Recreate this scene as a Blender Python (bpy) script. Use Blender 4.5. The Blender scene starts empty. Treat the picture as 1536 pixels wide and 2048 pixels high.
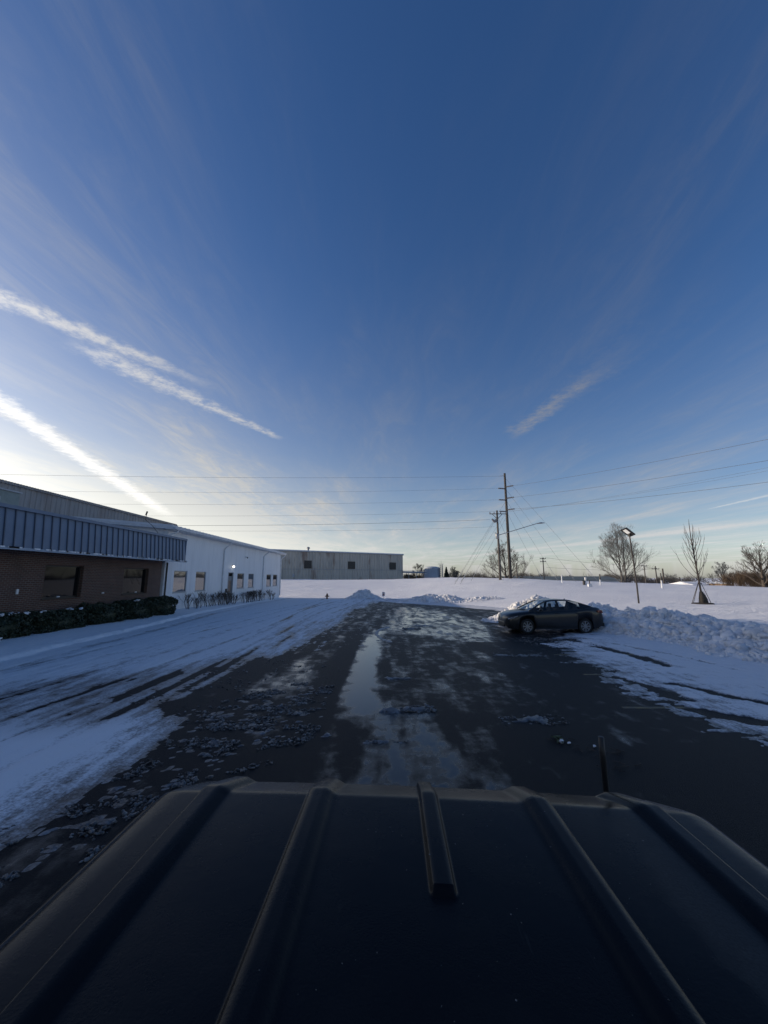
import bpy, math, random
import numpy as np
from mathutils import Vector, Matrix, Euler

R = math.radians
SC = bpy.context.scene
COL = SC.collection

# ------------------------------------------------------------------ camera
CAM_H = 2.42
PITCH = math.atan(131 / 770)
cd = bpy.data.cameras.new('camera')
cd.sensor_fit = 'VERTICAL'
cd.sensor_height = 24.0
cd.lens = 24.0 * 770 / 2048
cd.clip_start = 0.05
cd.clip_end = 6000
cam = bpy.data.objects.new('camera', cd)
cam.location = (0, 0, CAM_H)
cam.rotation_euler = (R(90) + PITCH, 0, 0)
COL.objects.link(cam)
SC.camera = cam

# ------------------------------------------------------------------ sun and sky
SUN_EL = R(15.5)
SUN_AZ = R(-77.5)          # measured from +Y (forward) clockwise: the sun is low on the left
sun_dir = Vector((math.sin(SUN_AZ) * math.cos(SUN_EL), math.cos(SUN_AZ) * math.cos(SUN_EL), math.sin(SUN_EL)))
sl = bpy.data.lights.new('sun', 'SUN')
sl.energy = 3.2
sl.angle = R(0.6)
sl.color = (1.0, 0.83, 0.64)
so = bpy.data.objects.new('sun', sl)
so.rotation_euler = sun_dir.to_track_quat('Z', 'Y').to_euler()
so.location = sun_dir * 200
COL.objects.link(so)

SC.view_settings.view_transform = 'Standard'
SC.view_settings.look = 'None'
SC.view_settings.gamma = 1
SC.view_settings.exposure = EXPOSURE = 0.3
SC.view_settings.use_curve_mapping = False

class N:
    """small node-tree helper"""
    def __init__(s, tree):
        s.t = tree; s.n = tree.nodes; s.l = tree.links
    def new(s, kind, **kw):
        nd = s.n.new(kind)
        for k, v in kw.items():
            setattr(nd, k, v)
        return nd
    def put(s, sock, v):
        if isinstance(v, bpy.types.NodeSocket):
            s.l.new(v, sock)
        elif v is not None:
            if sock.type == 'RGBA' and hasattr(v, '__len__') and len(v) == 3:
                v = (*v, 1)
            sock.default_value = v
    def math(s, op, a, b=None, c=None, clamp=False):
        nd = s.new('ShaderNodeMath', operation=op, use_clamp=clamp)
        s.put(nd.inputs[0], a)
        if b is not None: s.put(nd.inputs[1], b)
        if c is not None: s.put(nd.inputs[2], c)
        return nd.outputs[0]
    def vmath(s, op, a, b=None, sc=None):
        nd = s.new('ShaderNodeVectorMath', operation=op)
        s.put(nd.inputs[0], a)
        if b is not None: s.put(nd.inputs[1], b)
        if sc is not None: s.put(nd.inputs[3], sc)
        return nd.outputs['Value'] if op in ('DOT_PRODUCT', 'LENGTH', 'DISTANCE') else nd.outputs[0]
    def mix(s, f, a, b, blend='MIX'):
        nd = s.new('ShaderNodeMix', data_type='RGBA', blend_type=blend)
        s.put(nd.inputs[0], f); s.put(nd.inputs[6], a); s.put(nd.inputs[7], b)
        return nd.outputs[2]
    def ramp(s, f, a, b, c=0.0, d=1.0):
        nd = s.new('ShaderNodeMapRange', interpolation_type='SMOOTHSTEP')
        s.put(nd.inputs[0], f)
        for i, v in enumerate((a, b, c, d)):
            s.put(nd.inputs[1 + i], v)
        return nd.outputs[0]
    def noise(s, vec, scale, detail=4, rough=0.55, dist=0.0):
        nd = s.new('ShaderNodeTexNoise')
        s.put(nd.inputs['Vector'], vec); nd.inputs['Scale'].default_value = scale
        nd.inputs['Detail'].default_value = detail; nd.inputs['Roughness'].default_value = rough
        nd.inputs['Distortion'].default_value = dist
        return nd.outputs[0]
    def mapping(s, vec, scale=(1, 1, 1), rot=(0, 0, 0), loc=(0, 0, 0)):
        nd = s.new('ShaderNodeMapping')
        s.put(nd.inputs[0], vec); nd.inputs[1].default_value = loc
        nd.inputs[2].default_value = rot; nd.inputs[3].default_value = scale
        return nd.outputs[0]
    def sep(s, v):
        nd = s.new('ShaderNodeSeparateXYZ'); s.put(nd.inputs[0], v); return nd.outputs
    def comb(s, x, y, z=0.0):
        nd = s.new('ShaderNodeCombineXYZ')
        for i, v in enumerate((x, y, z)): s.put(nd.inputs[i], v)
        return nd.outputs[0]

world = bpy.data.worlds.new('World')
SC.world = world
world.use_nodes = True
w = N(world.node_tree)
for n_ in list(w.n): w.n.remove(n_)
sky = w.new('ShaderNodeTexSky', sky_type='NISHITA')
sky.sun_disc = False
sky.sun_elevation = SUN_EL
sky.sun_rotation = SUN_AZ
sky.altitude = 200
sky.air_density = 1.0
sky.dust_density = 0.9
sky.ozone_density = 3.0
dirv = w.vmath('NORMALIZE', w.new('ShaderNodeTexCoord').outputs['Generated'])
dx, dy, dz = w.sep(dirv)
zc = w.math('MAXIMUM', dz, 0.03)
px_, py_ = w.math('DIVIDE', dx, zc), w.math('DIVIDE', dy, zc)
plane = w.comb(px_, py_)                    # where the view ray meets the layer of high cloud
warp = w.noise(plane, 1.3, 3)
fine = w.noise(w.mapping(plane, (12, 12, 1)), 1.0, 7, 0.72)

def streak(a, b, width0, width1, fade0, fade1, soft=0.5):
    """mask of a contrail: a straight band from a to b in the cloud layer"""
    a = Vector(a); b = Vector(b); L = (b - a).length; u = (b - a) / L; nrm = Vector((-u.y, u.x))
    rel = w.vmath('SUBTRACT', plane, (a.x, a.y, 0))
    t = w.math('DIVIDE', w.vmath('DOT_PRODUCT', rel, (u.x, u.y, 0)), L)
    d = w.vmath('DOT_PRODUCT', rel, (nrm.x, nrm.y, 0))
    wd = w.ramp(t, 0, 1, width0, width1)
    d = w.math('ADD', d, w.math('MULTIPLY', w.math('SUBTRACT', fine, 0.5), w.math('MULTIPLY', wd, 2.6)))
    q = w.math('DIVIDE', w.math('ABSOLUTE', d), wd)
    m = w.ramp(q, 0.0, 1.25, 1.0, 0.0)
    m = w.math('MULTIPLY', m, w.ramp(t, -0.02 - fade0, 0.0 + fade0 * 0.2, 0, 1))
    return w.math('MULTIPLY', m, w.ramp(t, 1.0 - fade1, 1.0, 1, 0))

wisp = w.ramp(w.noise(w.mapping(plane, (5.5, 1.6, 1), (0, 0, R(-22))), 1.0, 8, 0.68, 1.2), 0.35, 0.70, 0.35, 1.5)
tear = w.ramp(w.noise(w.mapping(plane, (16, 16, 1)), 1.0, 5, 0.7), 0.30, 0.62)
cA = w.math('MULTIPLY', streak((-1.75, 0.74), (-0.86, 1.98), 0.10, 0.05, 0.8, 0.35), w.math('MULTIPLY_ADD', tear, 0.7, 0.25))
cA2 = w.math('MULTIPLY', streak((-1.29, 1.62), (-0.74, 2.72), 0.095, 0.045, 0.12, 0.14), w.math('MULTIPLY_ADD', tear, 0.75, 0.12))
cB = w.math('MULTIPLY', streak((-1.9, 1.05), (-3.72, 6.85), 0.10, 0.15, 0.5, 0.35), w.math('MULTIPLY_ADD', tear, 0.3, 0.7))
cS = w.math('MULTIPLY', streak((4.80, 5.4), (4.72, 4.2), 0.05, 0.09, 0.3, 0.5), 0.5)
cR = w.math('MULTIPLY', streak((0.96, 2.55), (1.16, 0.95), 0.06, 0.20, 0.1, 0.9), w.math('MULTIPLY', wisp, 0.22))
cR2 = w.math('MULTIPLY', streak((0.92, 2.50), (1.09, 1.60), 0.10, 0.04, 0.15, 0.5), w.math('MULTIPLY', tear, 0.34))
cW = w.math('MULTIPLY', streak((-3.1, 7.5), (-1.0, 1.75), 1.5, 0.30, 0.3, 0.75), w.math('MULTIPLY', wisp, 0.34))     # cirrus fanning up from the horizon
cL = w.math('MULTIPLY', streak((4.2, 18.0), (7.6, 4.5), 0.55, 0.45, 0.3, 0.2), 0.34)
# thin cirrus veils drawn out along the wind
cv = w.noise(w.mapping(plane, (1.9, 0.42, 1), (0, 0, R(-14))), 1.0, 7, 0.62, 0.5)
veil = w.math('MULTIPLY', w.ramp(cv, 0.42, 0.74), wisp)
cv2 = w.noise(w.mapping(plane, (0.9, 0.34, 1), (0, 0, R(24)), (3.1, 1.7, 0)), 1.0, 7, 0.6, 0.4)
veil2 = w.ramp(cv2, 0.44, 0.76)
vsum = w.math('MULTIPLY_ADD', w.math('MULTIPLY', veil2, wisp), 0.20, w.math('MULTIPLY', veil, 0.22))
low = w.ramp(dz, 0.0, 0.55, 0.9, 0.30)
vsum = w.math('MULTIPLY', vsum, w.math('MULTIPLY', low, 2.3))
tr = w.math('MAXIMUM', w.math('MAXIMUM', cA, cA2), w.math('MAXIMUM', cB, cS))
sunv0 = w.math('POWER', w.math('MAXIMUM', w.vmath('DOT_PRODUCT', dirv, tuple(sun_dir)), 0.0), 1.4)
vsum = w.math('MULTIPLY', vsum, w.math('MULTIPLY_ADD', sunv0, 0.75, 0.42))     # the veil is densest towards the sun's side
soft_ = w.math('ADD', w.math('ADD', cR, cR2), w.math('ADD', w.math('ADD', cL, cW), vsum))
hs = w.new('ShaderNodeHueSaturation'); hs.inputs['Hue'].default_value = 0.510; hs.inputs['Saturation'].default_value = 1.2; w.put(hs.inputs['Color'], sky.outputs[0])
SKY = hs.outputs[0]
lum = w.new('ShaderNodeRGBToBW'); w.put(lum.inputs[0], SKY)
sunv = w.math('POWER', w.math('MAXIMUM', w.vmath('DOT_PRODUCT', dirv, tuple(sun_dir)), 0.0), 1.4)
glow = w.math('MULTIPLY_ADD', sunv, 0.35, 1.0)     # ice cloud scatters forwards: brighter towards the sun
warm = w.math('MULTIPLY', w.math('MINIMUM', w.math('MULTIPLY', sunv, 1.7), 1.0), w.math('POWER', w.math('SUBTRACT', 1.0, w.math('MINIMUM', w.math('MAXIMUM', dz, 0.0), 1.0)), 3.0))
cloud_col = w.vmath('SCALE', w.mix(warm, (1.0, 0.985, 0.985), (1.0, 0.955, 0.79)), None, w.math('MULTIPLY', glow, w.math('MULTIPLY_ADD', lum.outputs[0], 1.22, 1.0)))
hz = w.math('MULTIPLY', w.math('POWER', w.math('SUBTRACT', 1.0, w.math('MINIMUM', w.math('MAXIMUM', dz, 0.0), 1.0)), 3.8), w.math('MULTIPLY_ADD', cv2, 0.9, w.math('MULTIPLY_ADD', sunv, 1.5, 0.12)))           # the veil thickens towards the horizon
soft_ = w.math('ADD', soft_, hz)
skyc = w.mix(w.math('MINIMUM', soft_, 0.85), SKY, cloud_col)
cloud2 = w.vmath('SCALE', (1.0, 0.97, 0.92), None, w.math('MULTIPLY', glow, w.math('MULTIPLY_ADD', lum.outputs[0], 1.75, 1.5)))
skyc = w.mix(w.math('MULTIPLY', tr, 0.75), skyc, cloud2)
bg = w.new('ShaderNodeBackground')
w.put(bg.inputs[0], skyc)
bg.inputs[1].default_value = 0.105
wo = w.new('ShaderNodeOutputWorld')
w.l.new(bg.outputs[0], wo.inputs[0])

# ------------------------------------------------------------------ small helpers
def at(x, y, s):
    """a point of the photograph, s metres deep along the view axis, in world coordinates"""
    u = (x - 768) / 770; v = (1024 - y) / 770
    sp, cp = math.sin(PITCH), math.cos(PITCH)
    return Vector((u * s, (cp - v * sp) * s, CAM_H + (sp + v * cp) * s))

def tag(o, label=None, cat=None, group=None, kind=None):
    if label: o['label'] = label
    if cat: o['category'] = cat
    if group: o['group'] = group
    if kind: o['kind'] = kind
    return o

def empty(name, loc=(0, 0, 0), rz=0.0, label=None, cat=None, group=None):
    o = bpy.data.objects.new(name, None)
    o.empty_display_size = 0.2
    o.location = loc; o.rotation_euler = (0, 0, rz)
    COL.objects.link(o)
    return tag(o, label, cat, group)

def mesh_obj(name, verts, faces, mat=None, parent=None, smooth=False, attrs=None):
    me = bpy.data.meshes.new(name)
    if isinstance(verts, np.ndarray):
        nv, nf, k = len(verts), len(faces), faces.shape[1]
        me.vertices.add(nv); me.vertices.foreach_set('co', verts.astype(np.float32).ravel())
        me.loops.add(nf * k); me.loops.foreach_set('vertex_index', faces.astype(np.int32).ravel())
        me.polygons.add(nf); me.polygons.foreach_set('loop_start', np.arange(0, nf * k, k, dtype=np.int32))
        me.update(calc_edges=True)
    else:
        me.from_pydata([tuple(v) for v in verts], [], faces)
        me.update()
    if smooth:
        me.polygons.foreach_set('use_smooth', np.ones(len(me.polygons), dtype=bool))
    for k_, a in (attrs or {}).items():
        at_ = me.attributes.new(k_, 'FLOAT', 'POINT'); at_.data.foreach_set('value', a.astype(np.float32).ravel())
    if mat: me.materials.append(mat)
    o = bpy.data.objects.new(name, me)
    COL.objects.link(o)
    if parent: o.parent = parent
    return o

class MB:
    """collects simple solids into one mesh"""
    def __init__(s): s.v = []; s.f = []
    def add(s, vs, fs):
        b = len(s.v); s.v += [Vector(v) for v in vs]; s.f += [tuple(b + i for i in f) for f in fs]; return s
    def box(s, lo, hi, m=None, bev=0.0):
        x0, y0, z0 = lo; x1, y1, z1 = hi
        vs = [(x0, y0, z0), (x1, y0, z0), (x1, y1, z0), (x0, y1, z0), (x0, y0, z1), (x1, y0, z1), (x1, y1, z1), (x0, y1, z1)]
        if m: vs = [m @ Vector(v) for v in vs]
        return s.add(vs, [(3, 2, 1, 0), (4, 5, 6, 7), (0, 1, 5, 4), (1, 2, 6, 5), (2, 3, 7, 6), (3, 0, 4, 7)])
    def tube(s, path, rad, n=8, caps=True):
        path = [Vector(p) for p in path]
        if not hasattr(rad, '__len__'): rad = [rad] * len(path)
        b = len(s.v); m = len(path); prev = None
        for i, p in enumerate(path):
            t = (path[min(i + 1, m - 1)] - path[max(i - 1, 0)])
            t = t.normalized() if t.length > 1e-9 else Vector((0, 0, 1))
            if prev is None:
                ref = Vector((0, 0, 1)) if abs(t.z) < 0.9 else Vector((1, 0, 0))
                a = t.cross(ref).normalized()
            else:
                a = (prev - t * prev.dot(t)).normalized()
            prev = a; c = t.cross(a)
            for k in range(n):
                q = 2 * math.pi * k / n
                s.v.append(p + (a * math.cos(q) + c * math.sin(q)) * rad[i])
        for i in range(m - 1):
            for k in range(n):
                s.f.append((b + i * n + k, b + i * n + (k + 1) % n, b + (i + 1) * n + (k + 1) % n, b + (i + 1) * n + k))
        if caps:
            s.f.append(tuple(b + k for k in reversed(range(n)))); s.f.append(tuple(b + (m - 1) * n + k for k in range(n)))
        return s
    def lathe(s, prof, n=16, m=None):
        b = len(s.v)
        for r, z in prof:
            for k in range(n):
                q = 2 * math.pi * k / n
                p = Vector((r * math.cos(q), r * math.sin(q), z)); s.v.append(m @ p if m else p)
        for i in range(len(prof) - 1):
            for k in range(n):
                s.f.append((b + i * n + k, b + i * n + (k + 1) % n, b + (i + 1) * n + (k + 1) % n, b + (i + 1) * n + k))
        s.f.append(tuple(b + k for k in reversed(range(n)))); e = b + (len(prof) - 1) * n
        s.f.append(tuple(e + k for k in range(n)))
        return s
    def prism(s, poly, d0, d1, f):
        """poly: list of 2-D points, f(u, v, d) -> 3-D; a solid between d0 and d1"""
        n = len(poly); vs = [f(u, v, d0) for u, v in poly] + [f(u, v, d1) for u, v in poly]
        fs = [tuple(reversed(range(n))), tuple(range(n, 2 * n))] + [(i, (i + 1) % n, n + (i + 1) % n, n + i) for i in range(n)]
        return s.add(vs, fs)
    def build(s, name, mat=None, parent=None, smooth=False, bevel=0.0):
        o = mesh_obj(name, s.v, s.f, mat, parent, smooth)
        import bmesh
        bm = bmesh.new(); bm.from_mesh(o.data); bmesh.ops.recalc_face_normals(bm, faces=bm.faces)
        if bevel:
            bmesh.ops.bevel(bm, geom=[e for e in bm.edges if e.is_manifold and e.calc_face_angle(0) > 0.5], offset=bevel, segments=2, affect='EDGES', profile=0.6)
        bm.to_mesh(o.data); bm.free()
        return o

def copy_tree(o, parent=None):
    c = o.copy(); COL.objects.link(c); c.parent = parent
    for ch in list(o.children): copy_tree(ch, c)
    return c

# ------------------------------------------------------------------ numpy noise
_rng = np.random.RandomState(7)
_tab = _rng.rand(256, 256)
def vnoise(x, y, k=0):
    x = np.asarray(x, float) + 37.3 * k; y = np.asarray(y, float) + 91.7 * k
    xi = np.floor(x).astype(int); yi = np.floor(y).astype(int)
    fx = x - xi; fy = y - yi
    fx = fx * fx * (3 - 2 * fx); fy = fy * fy * (3 - 2 * fy)
    g = lambda a, b: _tab[a & 255, b & 255]
    return (g(xi, yi) * (1 - fx) + g(xi + 1, yi) * fx) * (1 - fy) + (g(xi, yi + 1) * (1 - fx) + g(xi + 1, yi + 1) * fx) * fy
def fbm(x, y, k=0, o=4, g=0.5):
    s = 0; a = 1; t = 0
    for i in range(o):
        s = s + a * vnoise(x * 2 ** i, y * 2 ** i, k + i * 3); t += a; a *= g
    return s / t - 0.5
def sst(x, a, b):
    t = np.clip((np.asarray(x, float) - a) / (b - a), 0, 1); return t * t * (3 - 2 * t)

# ------------------------------------------------------------------ materials
def mat(name, col=(0.5, 0.5, 0.5), rough=0.6, metal=0.0, spec=0.5, **kw):
    m = bpy.data.materials.new(name); m.use_nodes = True
    b = m.node_tree.nodes['Principled BSDF']
    b.inputs['Base Color'].default_value = (*col, 1); b.inputs['Roughness'].default_value = rough
    b.inputs['Metallic'].default_value = metal; b.inputs['Specular IOR Level'].default_value = spec
    for k, v in kw.items(): b.inputs[k].default_value = v
    return m
def nodes(m):
    return N(m.node_tree), m.node_tree.nodes['Principled BSDF']
def add_bump(q, b, h, strength=0.5, dist=0.02):
    bp = q.new('ShaderNodeBump'); bp.inputs['Strength'].default_value = strength; bp.inputs['Distance'].default_value = dist
    q.put(bp.inputs['Height'], h); q.l.new(bp.outputs[0], b.inputs['Normal']); return bp
def varied(name, c1, c2, rough=0.6, scale=2.0, stretch=(1, 1, 1), metal=0.0, bump=0.0, detail=5, r2=None, bscale=30):
    """plain surface with two tones of weathering"""
    m = mat(name, c1, rough, metal); q, b = nodes(m)
    co = q.new('ShaderNodeTexCoord').outputs['Object']
    f = q.ramp(q.noise(q.mapping(co, stretch), scale, detail, 0.6), 0.35, 0.68)
    q.put(b.inputs['Base Color'], q.mix(f, c1, c2))
    if r2 is not None: q.put(b.inputs['Roughness'], q.ramp(f, 0, 1, rough, r2))
    if bump: add_bump(q, b, q.noise(co, bscale, 4), bump, 0.01)
    return m

M = {}
# clean field snow
m = mat('field_snow', (0.80, 0.81, 0.83), 0.65); q, b = nodes(m)
co = q.new('ShaderNodeNewGeometry').outputs['Position']
n1 = q.noise(q.mapping(co, (0.35, 1.2, 1)), 1.0, 6, 0.6); n2 = q.noise(co, 5.0, 5, 0.65); n3 = q.noise(co, 0.12, 3)
q.put(b.inputs['Base Color'], q.mix(q.ramp(n3, 0.3, 0.7), (0.82, 0.83, 0.85), (0.76, 0.77, 0.80)))
hh = q.math('MULTIPLY_ADD', n2, 0.25, q.math('MULTIPLY', n1, 0.6))
add_bump(q, b, hh, 1.0, 0.55)
M['snow'] = m
# ploughed snow
m = mat('ploughed_snow', (0.8, 0.81, 0.83), 0.6); q, b = nodes(m)
co = q.new('ShaderNodeNewGeometry').outputs['Position']
n1 = q.noise(co, 1.6, 6, 0.65); n2 = q.noise(co, 18, 5, 0.6)
dirt = q.ramp(q.noise(co, 3.1, 6, 0.7), 0.52, 0.75)
c = q.mix(q.ramp(n1, 0.3, 0.7), (0.80, 0.81, 0.83), (0.62, 0.63, 0.65))
q.put(b.inputs['Base Color'], q.mix(q.math('MULTIPLY', dirt, 0.62), c, (0.30, 0.28, 0.25)))
add_bump(q, b, q.math('ADD', n2, q.noise(co, 6, 4)), 0.6, 0.05)
M['plough'] = m
# packed snow and slush on the asphalt: colour follows how thick it lies and how clean it is
m = mat('packed_snow', (0.7, 0.7, 0.7), 0.5); q, b = nodes(m)
geo = q.new('ShaderNodeNewGeometry').outputs['Position']
th = q.new('ShaderNodeAttribute', attribute_name='thick').outputs['Fac']
cl = q.new('ShaderNodeAttribute', attribute_name='clean').outputs['Fac']
st = q.noise(q.mapping(geo, (5.5, 0.55, 1)), 1.0, 6, 0.62)
gr = q.noise(geo, 26, 4, 0.65)
gr2 = q.noise(q.mapping(geo, (2.0, 0.9, 1)), 2.2, 6, 0.65)
f = q.math('ADD', q.math('MULTIPLY', th, 22.0), q.math('MULTIPLY', q.math('SUBTRACT', st, 0.5), 1.35))
f = q.math('ADD', f, q.math('MULTIPLY', q.math('SUBTRACT', gr, 0.5), 1.4))
f = q.math('ADD', f, q.math('MULTIPLY', q.math('SUBTRACT', gr2, 0.5), 1.3))
f = q.math('MULTIPLY', q.ramp(f, -0.25, 0.65), cl)
col = q.mix(f, (0.026, 0.027, 0.029), (0.76, 0.78, 0.81))
q.put(b.inputs['Base Color'], col)
q.put(b.inputs['Roughness'], q.ramp(f, 0.05, 0.6, 0.30, 0.65))
hb = q.math('ADD', q.math('MULTIPLY', gr, 0.5), q.math('ADD', q.math('MULTIPLY', st, 0.6), gr2))
add_bump(q, b, hb, 0.7, 0.045)
M['packed'] = m
# wet asphalt; attribute 'wet' is where the melt water stands
m = mat('wet_asphalt', (0.03, 0.03, 0.032), 0.4); q, b = nodes(m)
geo = q.new('ShaderNodeNewGeometry').outputs['Position']
wet = q.new('ShaderNodeAttribute', attribute_name='wet').outputs['Fac']
g1 = q.noise(geo, 85, 3, 0.7); g2 = q.noise(geo, 2.6, 6, 0.66); g3 = q.noise(q.mapping(geo, (1.6, 0.35, 1)), 1.4, 5, 0.6)
wn = q.math('ADD', wet, q.math('ADD', q.math('MULTIPLY', q.math('SUBTRACT', g2, 0.5), 0.85), q.math('MULTIPLY', q.math('SUBTRACT', g3, 0.5), 1.0)))
wf = q.ramp(wn, 0.18, 0.86)
q.put(b.inputs['Base Color'], q.mix(wf, q.mix(q.ramp(g1, 0.35, 0.7), (0.012, 0.013, 0.015), (0.025, 0.026, 0.028)), (0.007, 0.008, 0.009)))
q.put(b.inputs['Roughness'], q.ramp(wf, 0.0, 1.0, 0.48, 0.10))
bp = add_bump(q, b, q.math('ADD', g1, q.math('MULTIPLY', g2, 0.6)), 0.5, 0.012)
q.put(bp.inputs['Strength'], q.ramp(wf, 0.0, 0.95, 0.75, 0.012))
q.put(b.inputs['Specular IOR Level'], q.ramp(wf, 0.05, 0.7, 0.04, 0.5))
M['asphalt'] = m
# brick
m = mat('brown_brick', (0.1, 0.06, 0.045), 0.85); q, b = nodes(m)
co = q.new('ShaderNodeTexCoord').outputs['Object']
x_, y_, z_ = q.sep(co)
br = q.new('ShaderNodeTexBrick'); q.put(br.inputs['Vector'], q.comb(q.math('ADD', y_, x_), z_))
br.inputs['Color1'].default_value = (0.150, 0.066, 0.042, 1); br.inputs['Color2'].default_value = (0.090, 0.042, 0.030, 1)
br.inputs['Mortar'].default_value = (0.19, 0.17, 0.15, 1); br.inputs['Scale'].default_value = 1.0
br.inputs['Mortar Size'].default_value = 0.012; br.inputs['Brick Width'].default_value = 0.24; br.inputs['Row Height'].default_value = 0.085
br.inputs['Bias'].default_value = 0.1
n1 = q.noise(co, 1.5, 5)
q.put(b.inputs['Base Color'], q.mix(q.math('MULTIPLY', q.ramp(n1, 0.3, 0.75), 0.4), br.outputs[0], (0.07, 0.045, 0.035)))
inv = q.math('SUBTRACT', 1.0, br.outputs['Fac'])
add_bump(q, b, q.math('MULTIPLY_ADD', q.noise(co, 40, 3), 0.3, inv), 0.9, 0.02)
M['brick'] = m
# white metal siding with shallow ribs
def siding(name, c1, c2, pitch, rough=0.5):
    m = mat(name, c1, rough); q, b = nodes(m)
    co = q.new('ShaderNodeTexCoord').outputs['Object']; x_, y_, z_ = q.sep(co)
    s = q.math('ADD', x_, y_)
    saw = q.math('FRACT', q.math('DIVIDE', s, pitch))
    rib = q.math('MULTIPLY', q.ramp(saw, 0.0, 0.06), q.ramp(saw, 0.14, 0.20, 1, 0))
    n1 = q.noise(q.mapping(co, (1, 1, 0.15)), 1.6, 6, 0.6)
    q.put(b.inputs['Base Color'], q.mix(q.ramp(n1, 0.42, 0.75), c1, c2))
    add_bump(q, b, rib, 0.6, 0.02)
    return m
M['white_siding'] = siding('white_siding', (0.74, 0.75, 0.76), (0.64, 0.65, 0.66), 0.305)
M['white_trim'] = varied('white_trim', (0.70, 0.71, 0.72), (0.58, 0.59, 0.60), 0.5, 3)
M['roof_white'] = varied('white_roof_metal', (0.62, 0.64, 0.66), (0.72, 0.73, 0.75), 0.45, 0.8)
M['blue_metal'] = varied('blue_grey_seam_metal', (0.115, 0.160, 0.235), (0.135, 0.185, 0.265), 0.42, 1.7, bump=0.05, bscale=6)
M['blue_seam'] = varied('blue_grey_seam', (0.06, 0.08, 0.115), (0.08, 0.10, 0.14), 0.45, 2.0)
M['blue_trim'] = varied('pale_blue_trim', (0.30, 0.36, 0.44), (0.24, 0.30, 0.38), 0.45, 2.0)
M['pale_metal'] = varied('pale_grey_metal', (0.42, 0.44, 0.46), (0.33, 0.35, 0.37), 0.5, 3.0)
M['dark_glass'] = mat('dark_window_glass', (0.008, 0.009, 0.011), 0.03, spec=0.22)
M['win_glass'] = mat('window_glass', (0.05, 0.052, 0.055), 0.02, spec=1.0)
b = M['win_glass'].node_tree.nodes['Principled BSDF']; b.inputs['IOR'].default_value = 2.0
M['bronze'] = mat('dark_bronze_frame', (0.02, 0.018, 0.016), 0.45)
M['grey_frame'] = mat('grey_window_frame', (0.32, 0.33, 0.34), 0.5)
M['door_grey'] = varied('grey_door_paint', (0.20, 0.21, 0.22), (0.16, 0.165, 0.17), 0.5, 3)
M['black'] = mat('black_plastic', (0.012, 0.012, 0.013), 0.5)
M['wood'] = varied('weathered_wood', (0.125, 0.112, 0.10), (0.072, 0.064, 0.057), 0.85, 3.0, (4, 4, 0.25))
M['wood_dark'] = varied('dark_treated_wood', (0.075, 0.066, 0.058), (0.042, 0.036, 0.032), 0.85, 3.0, (4, 4, 0.25))
M['galv'] = varied('galvanised_steel', (0.34, 0.35, 0.36), (0.26, 0.27, 0.28), 0.45, 4.0, metal=0.4)
M['wire'] = mat('aluminium_wire', (0.10, 0.105, 0.11), 0.6)
M['insul'] = mat('grey_insulator', (0.16, 0.16, 0.17), 0.4)
M['bark'] = varied('bare_bark', (0.085, 0.068, 0.055), (0.045, 0.036, 0.030), 0.9, 4.0)
M['bark_grey'] = varied('grey_bark', (0.115, 0.108, 0.10), (0.066, 0.061, 0.056), 0.9, 4.0)
M['brush'] = varied('dry_brush_twigs', (0.15, 0.105, 0.065), (0.07, 0.052, 0.04), 0.9, 0.4)
M['hedge'] = varied('dark_evergreen_leaf', (0.016, 0.026, 0.014), (0.032, 0.045, 0.022), 0.6, 6.0)
M['conifer'] = varied('conifer_needles', (0.020, 0.034, 0.022), (0.036, 0.052, 0.030), 0.8, 6.0)
M['corr'] = None

# ------------------------------------------------------------------ the lie of the land
def lot_z(y):
    y = np.asarray(y, float)
    return np.where(y < 30, -0.007 * y, -0.21 - 0.018 * (np.minimum(y, 62) - 30))

CTRL = np.array([
    (-60, 62, -0.6), (-40, 64, -0.7), (-16, 63, -0.72), (-8, 62, -0.72), (-3, 61, -0.72), (6, 56, -0.45), (12, 48, -0.2), (12, 38, 0.0), (12, 28, 0.12), (13.5, 23, 0.22),
    (16, 20, 0.28), (17, 15, 0.28), (18, 8, 0.30), (20, 0, 0.3), (21, 22, 0.34), (20.6, 32, 0.33), (25, 31, 0.40), (33, 30, 0.56), (42, 26, 0.7), (40, 10, 0.6), (17, 41, 0.38), (34, 50, 0.5), (36, 41, 0.45),
    (-70, 95, 1.2), (-40, 95, 1.6), (-25, 96, 1.81), (-8.8, 101, 1.78), (5, 106, 1.9), (10.6, 101, 2.16), (15, 96, 2.42), (23.5, 79, 2.22), (25, 77, 2.23), (32, 75, 1.85), (40, 73, 1.59), (48, 71, 1.34), (57, 71, 1.08),
    (70, 71, 0.54), (95, 70, 0.2), (-10, 80, 0.45), (5, 80, 0.65), (12, 66, 0.7), (24, 60, 1.1), (-35, 80, 0.5), (40, 60, 0.95), (55, 55, 0.7),
    (-31, 119, 1.6), (7, 142, 1.5), (-12, 130, 1.6), (35, 110, -0.2), (60, 105, -0.8), (90, 100, -1.2), (30, 140, -1.5), (80, 140, -2.4), (130, 90, -1.8),
    (-30, 30, -0.3), (-30, 10, -0.1), (-30, -20, 0), (0, -30, 0.2), (25, -25, 0.3), (60, 0, 0.4)], float)
def _tps(r2): return np.where(r2 > 1e-9, 0.5 * r2 * np.log(np.maximum(r2, 1e-9)), 0)
_P = CTRL[:, :2] / 50.0
_n = len(_P)
_K = _tps(((_P[:, None] - _P[None]) ** 2).sum(-1)) + np.eye(_n) * 2e-4
_A = np.zeros((_n + 3, _n + 3)); _A[:_n, :_n] = _K; _A[:_n, _n] = 1; _A[:_n, _n + 1:] = _P; _A[_n, :_n] = 1; _A[_n + 1:, :_n] = _P.T
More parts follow.
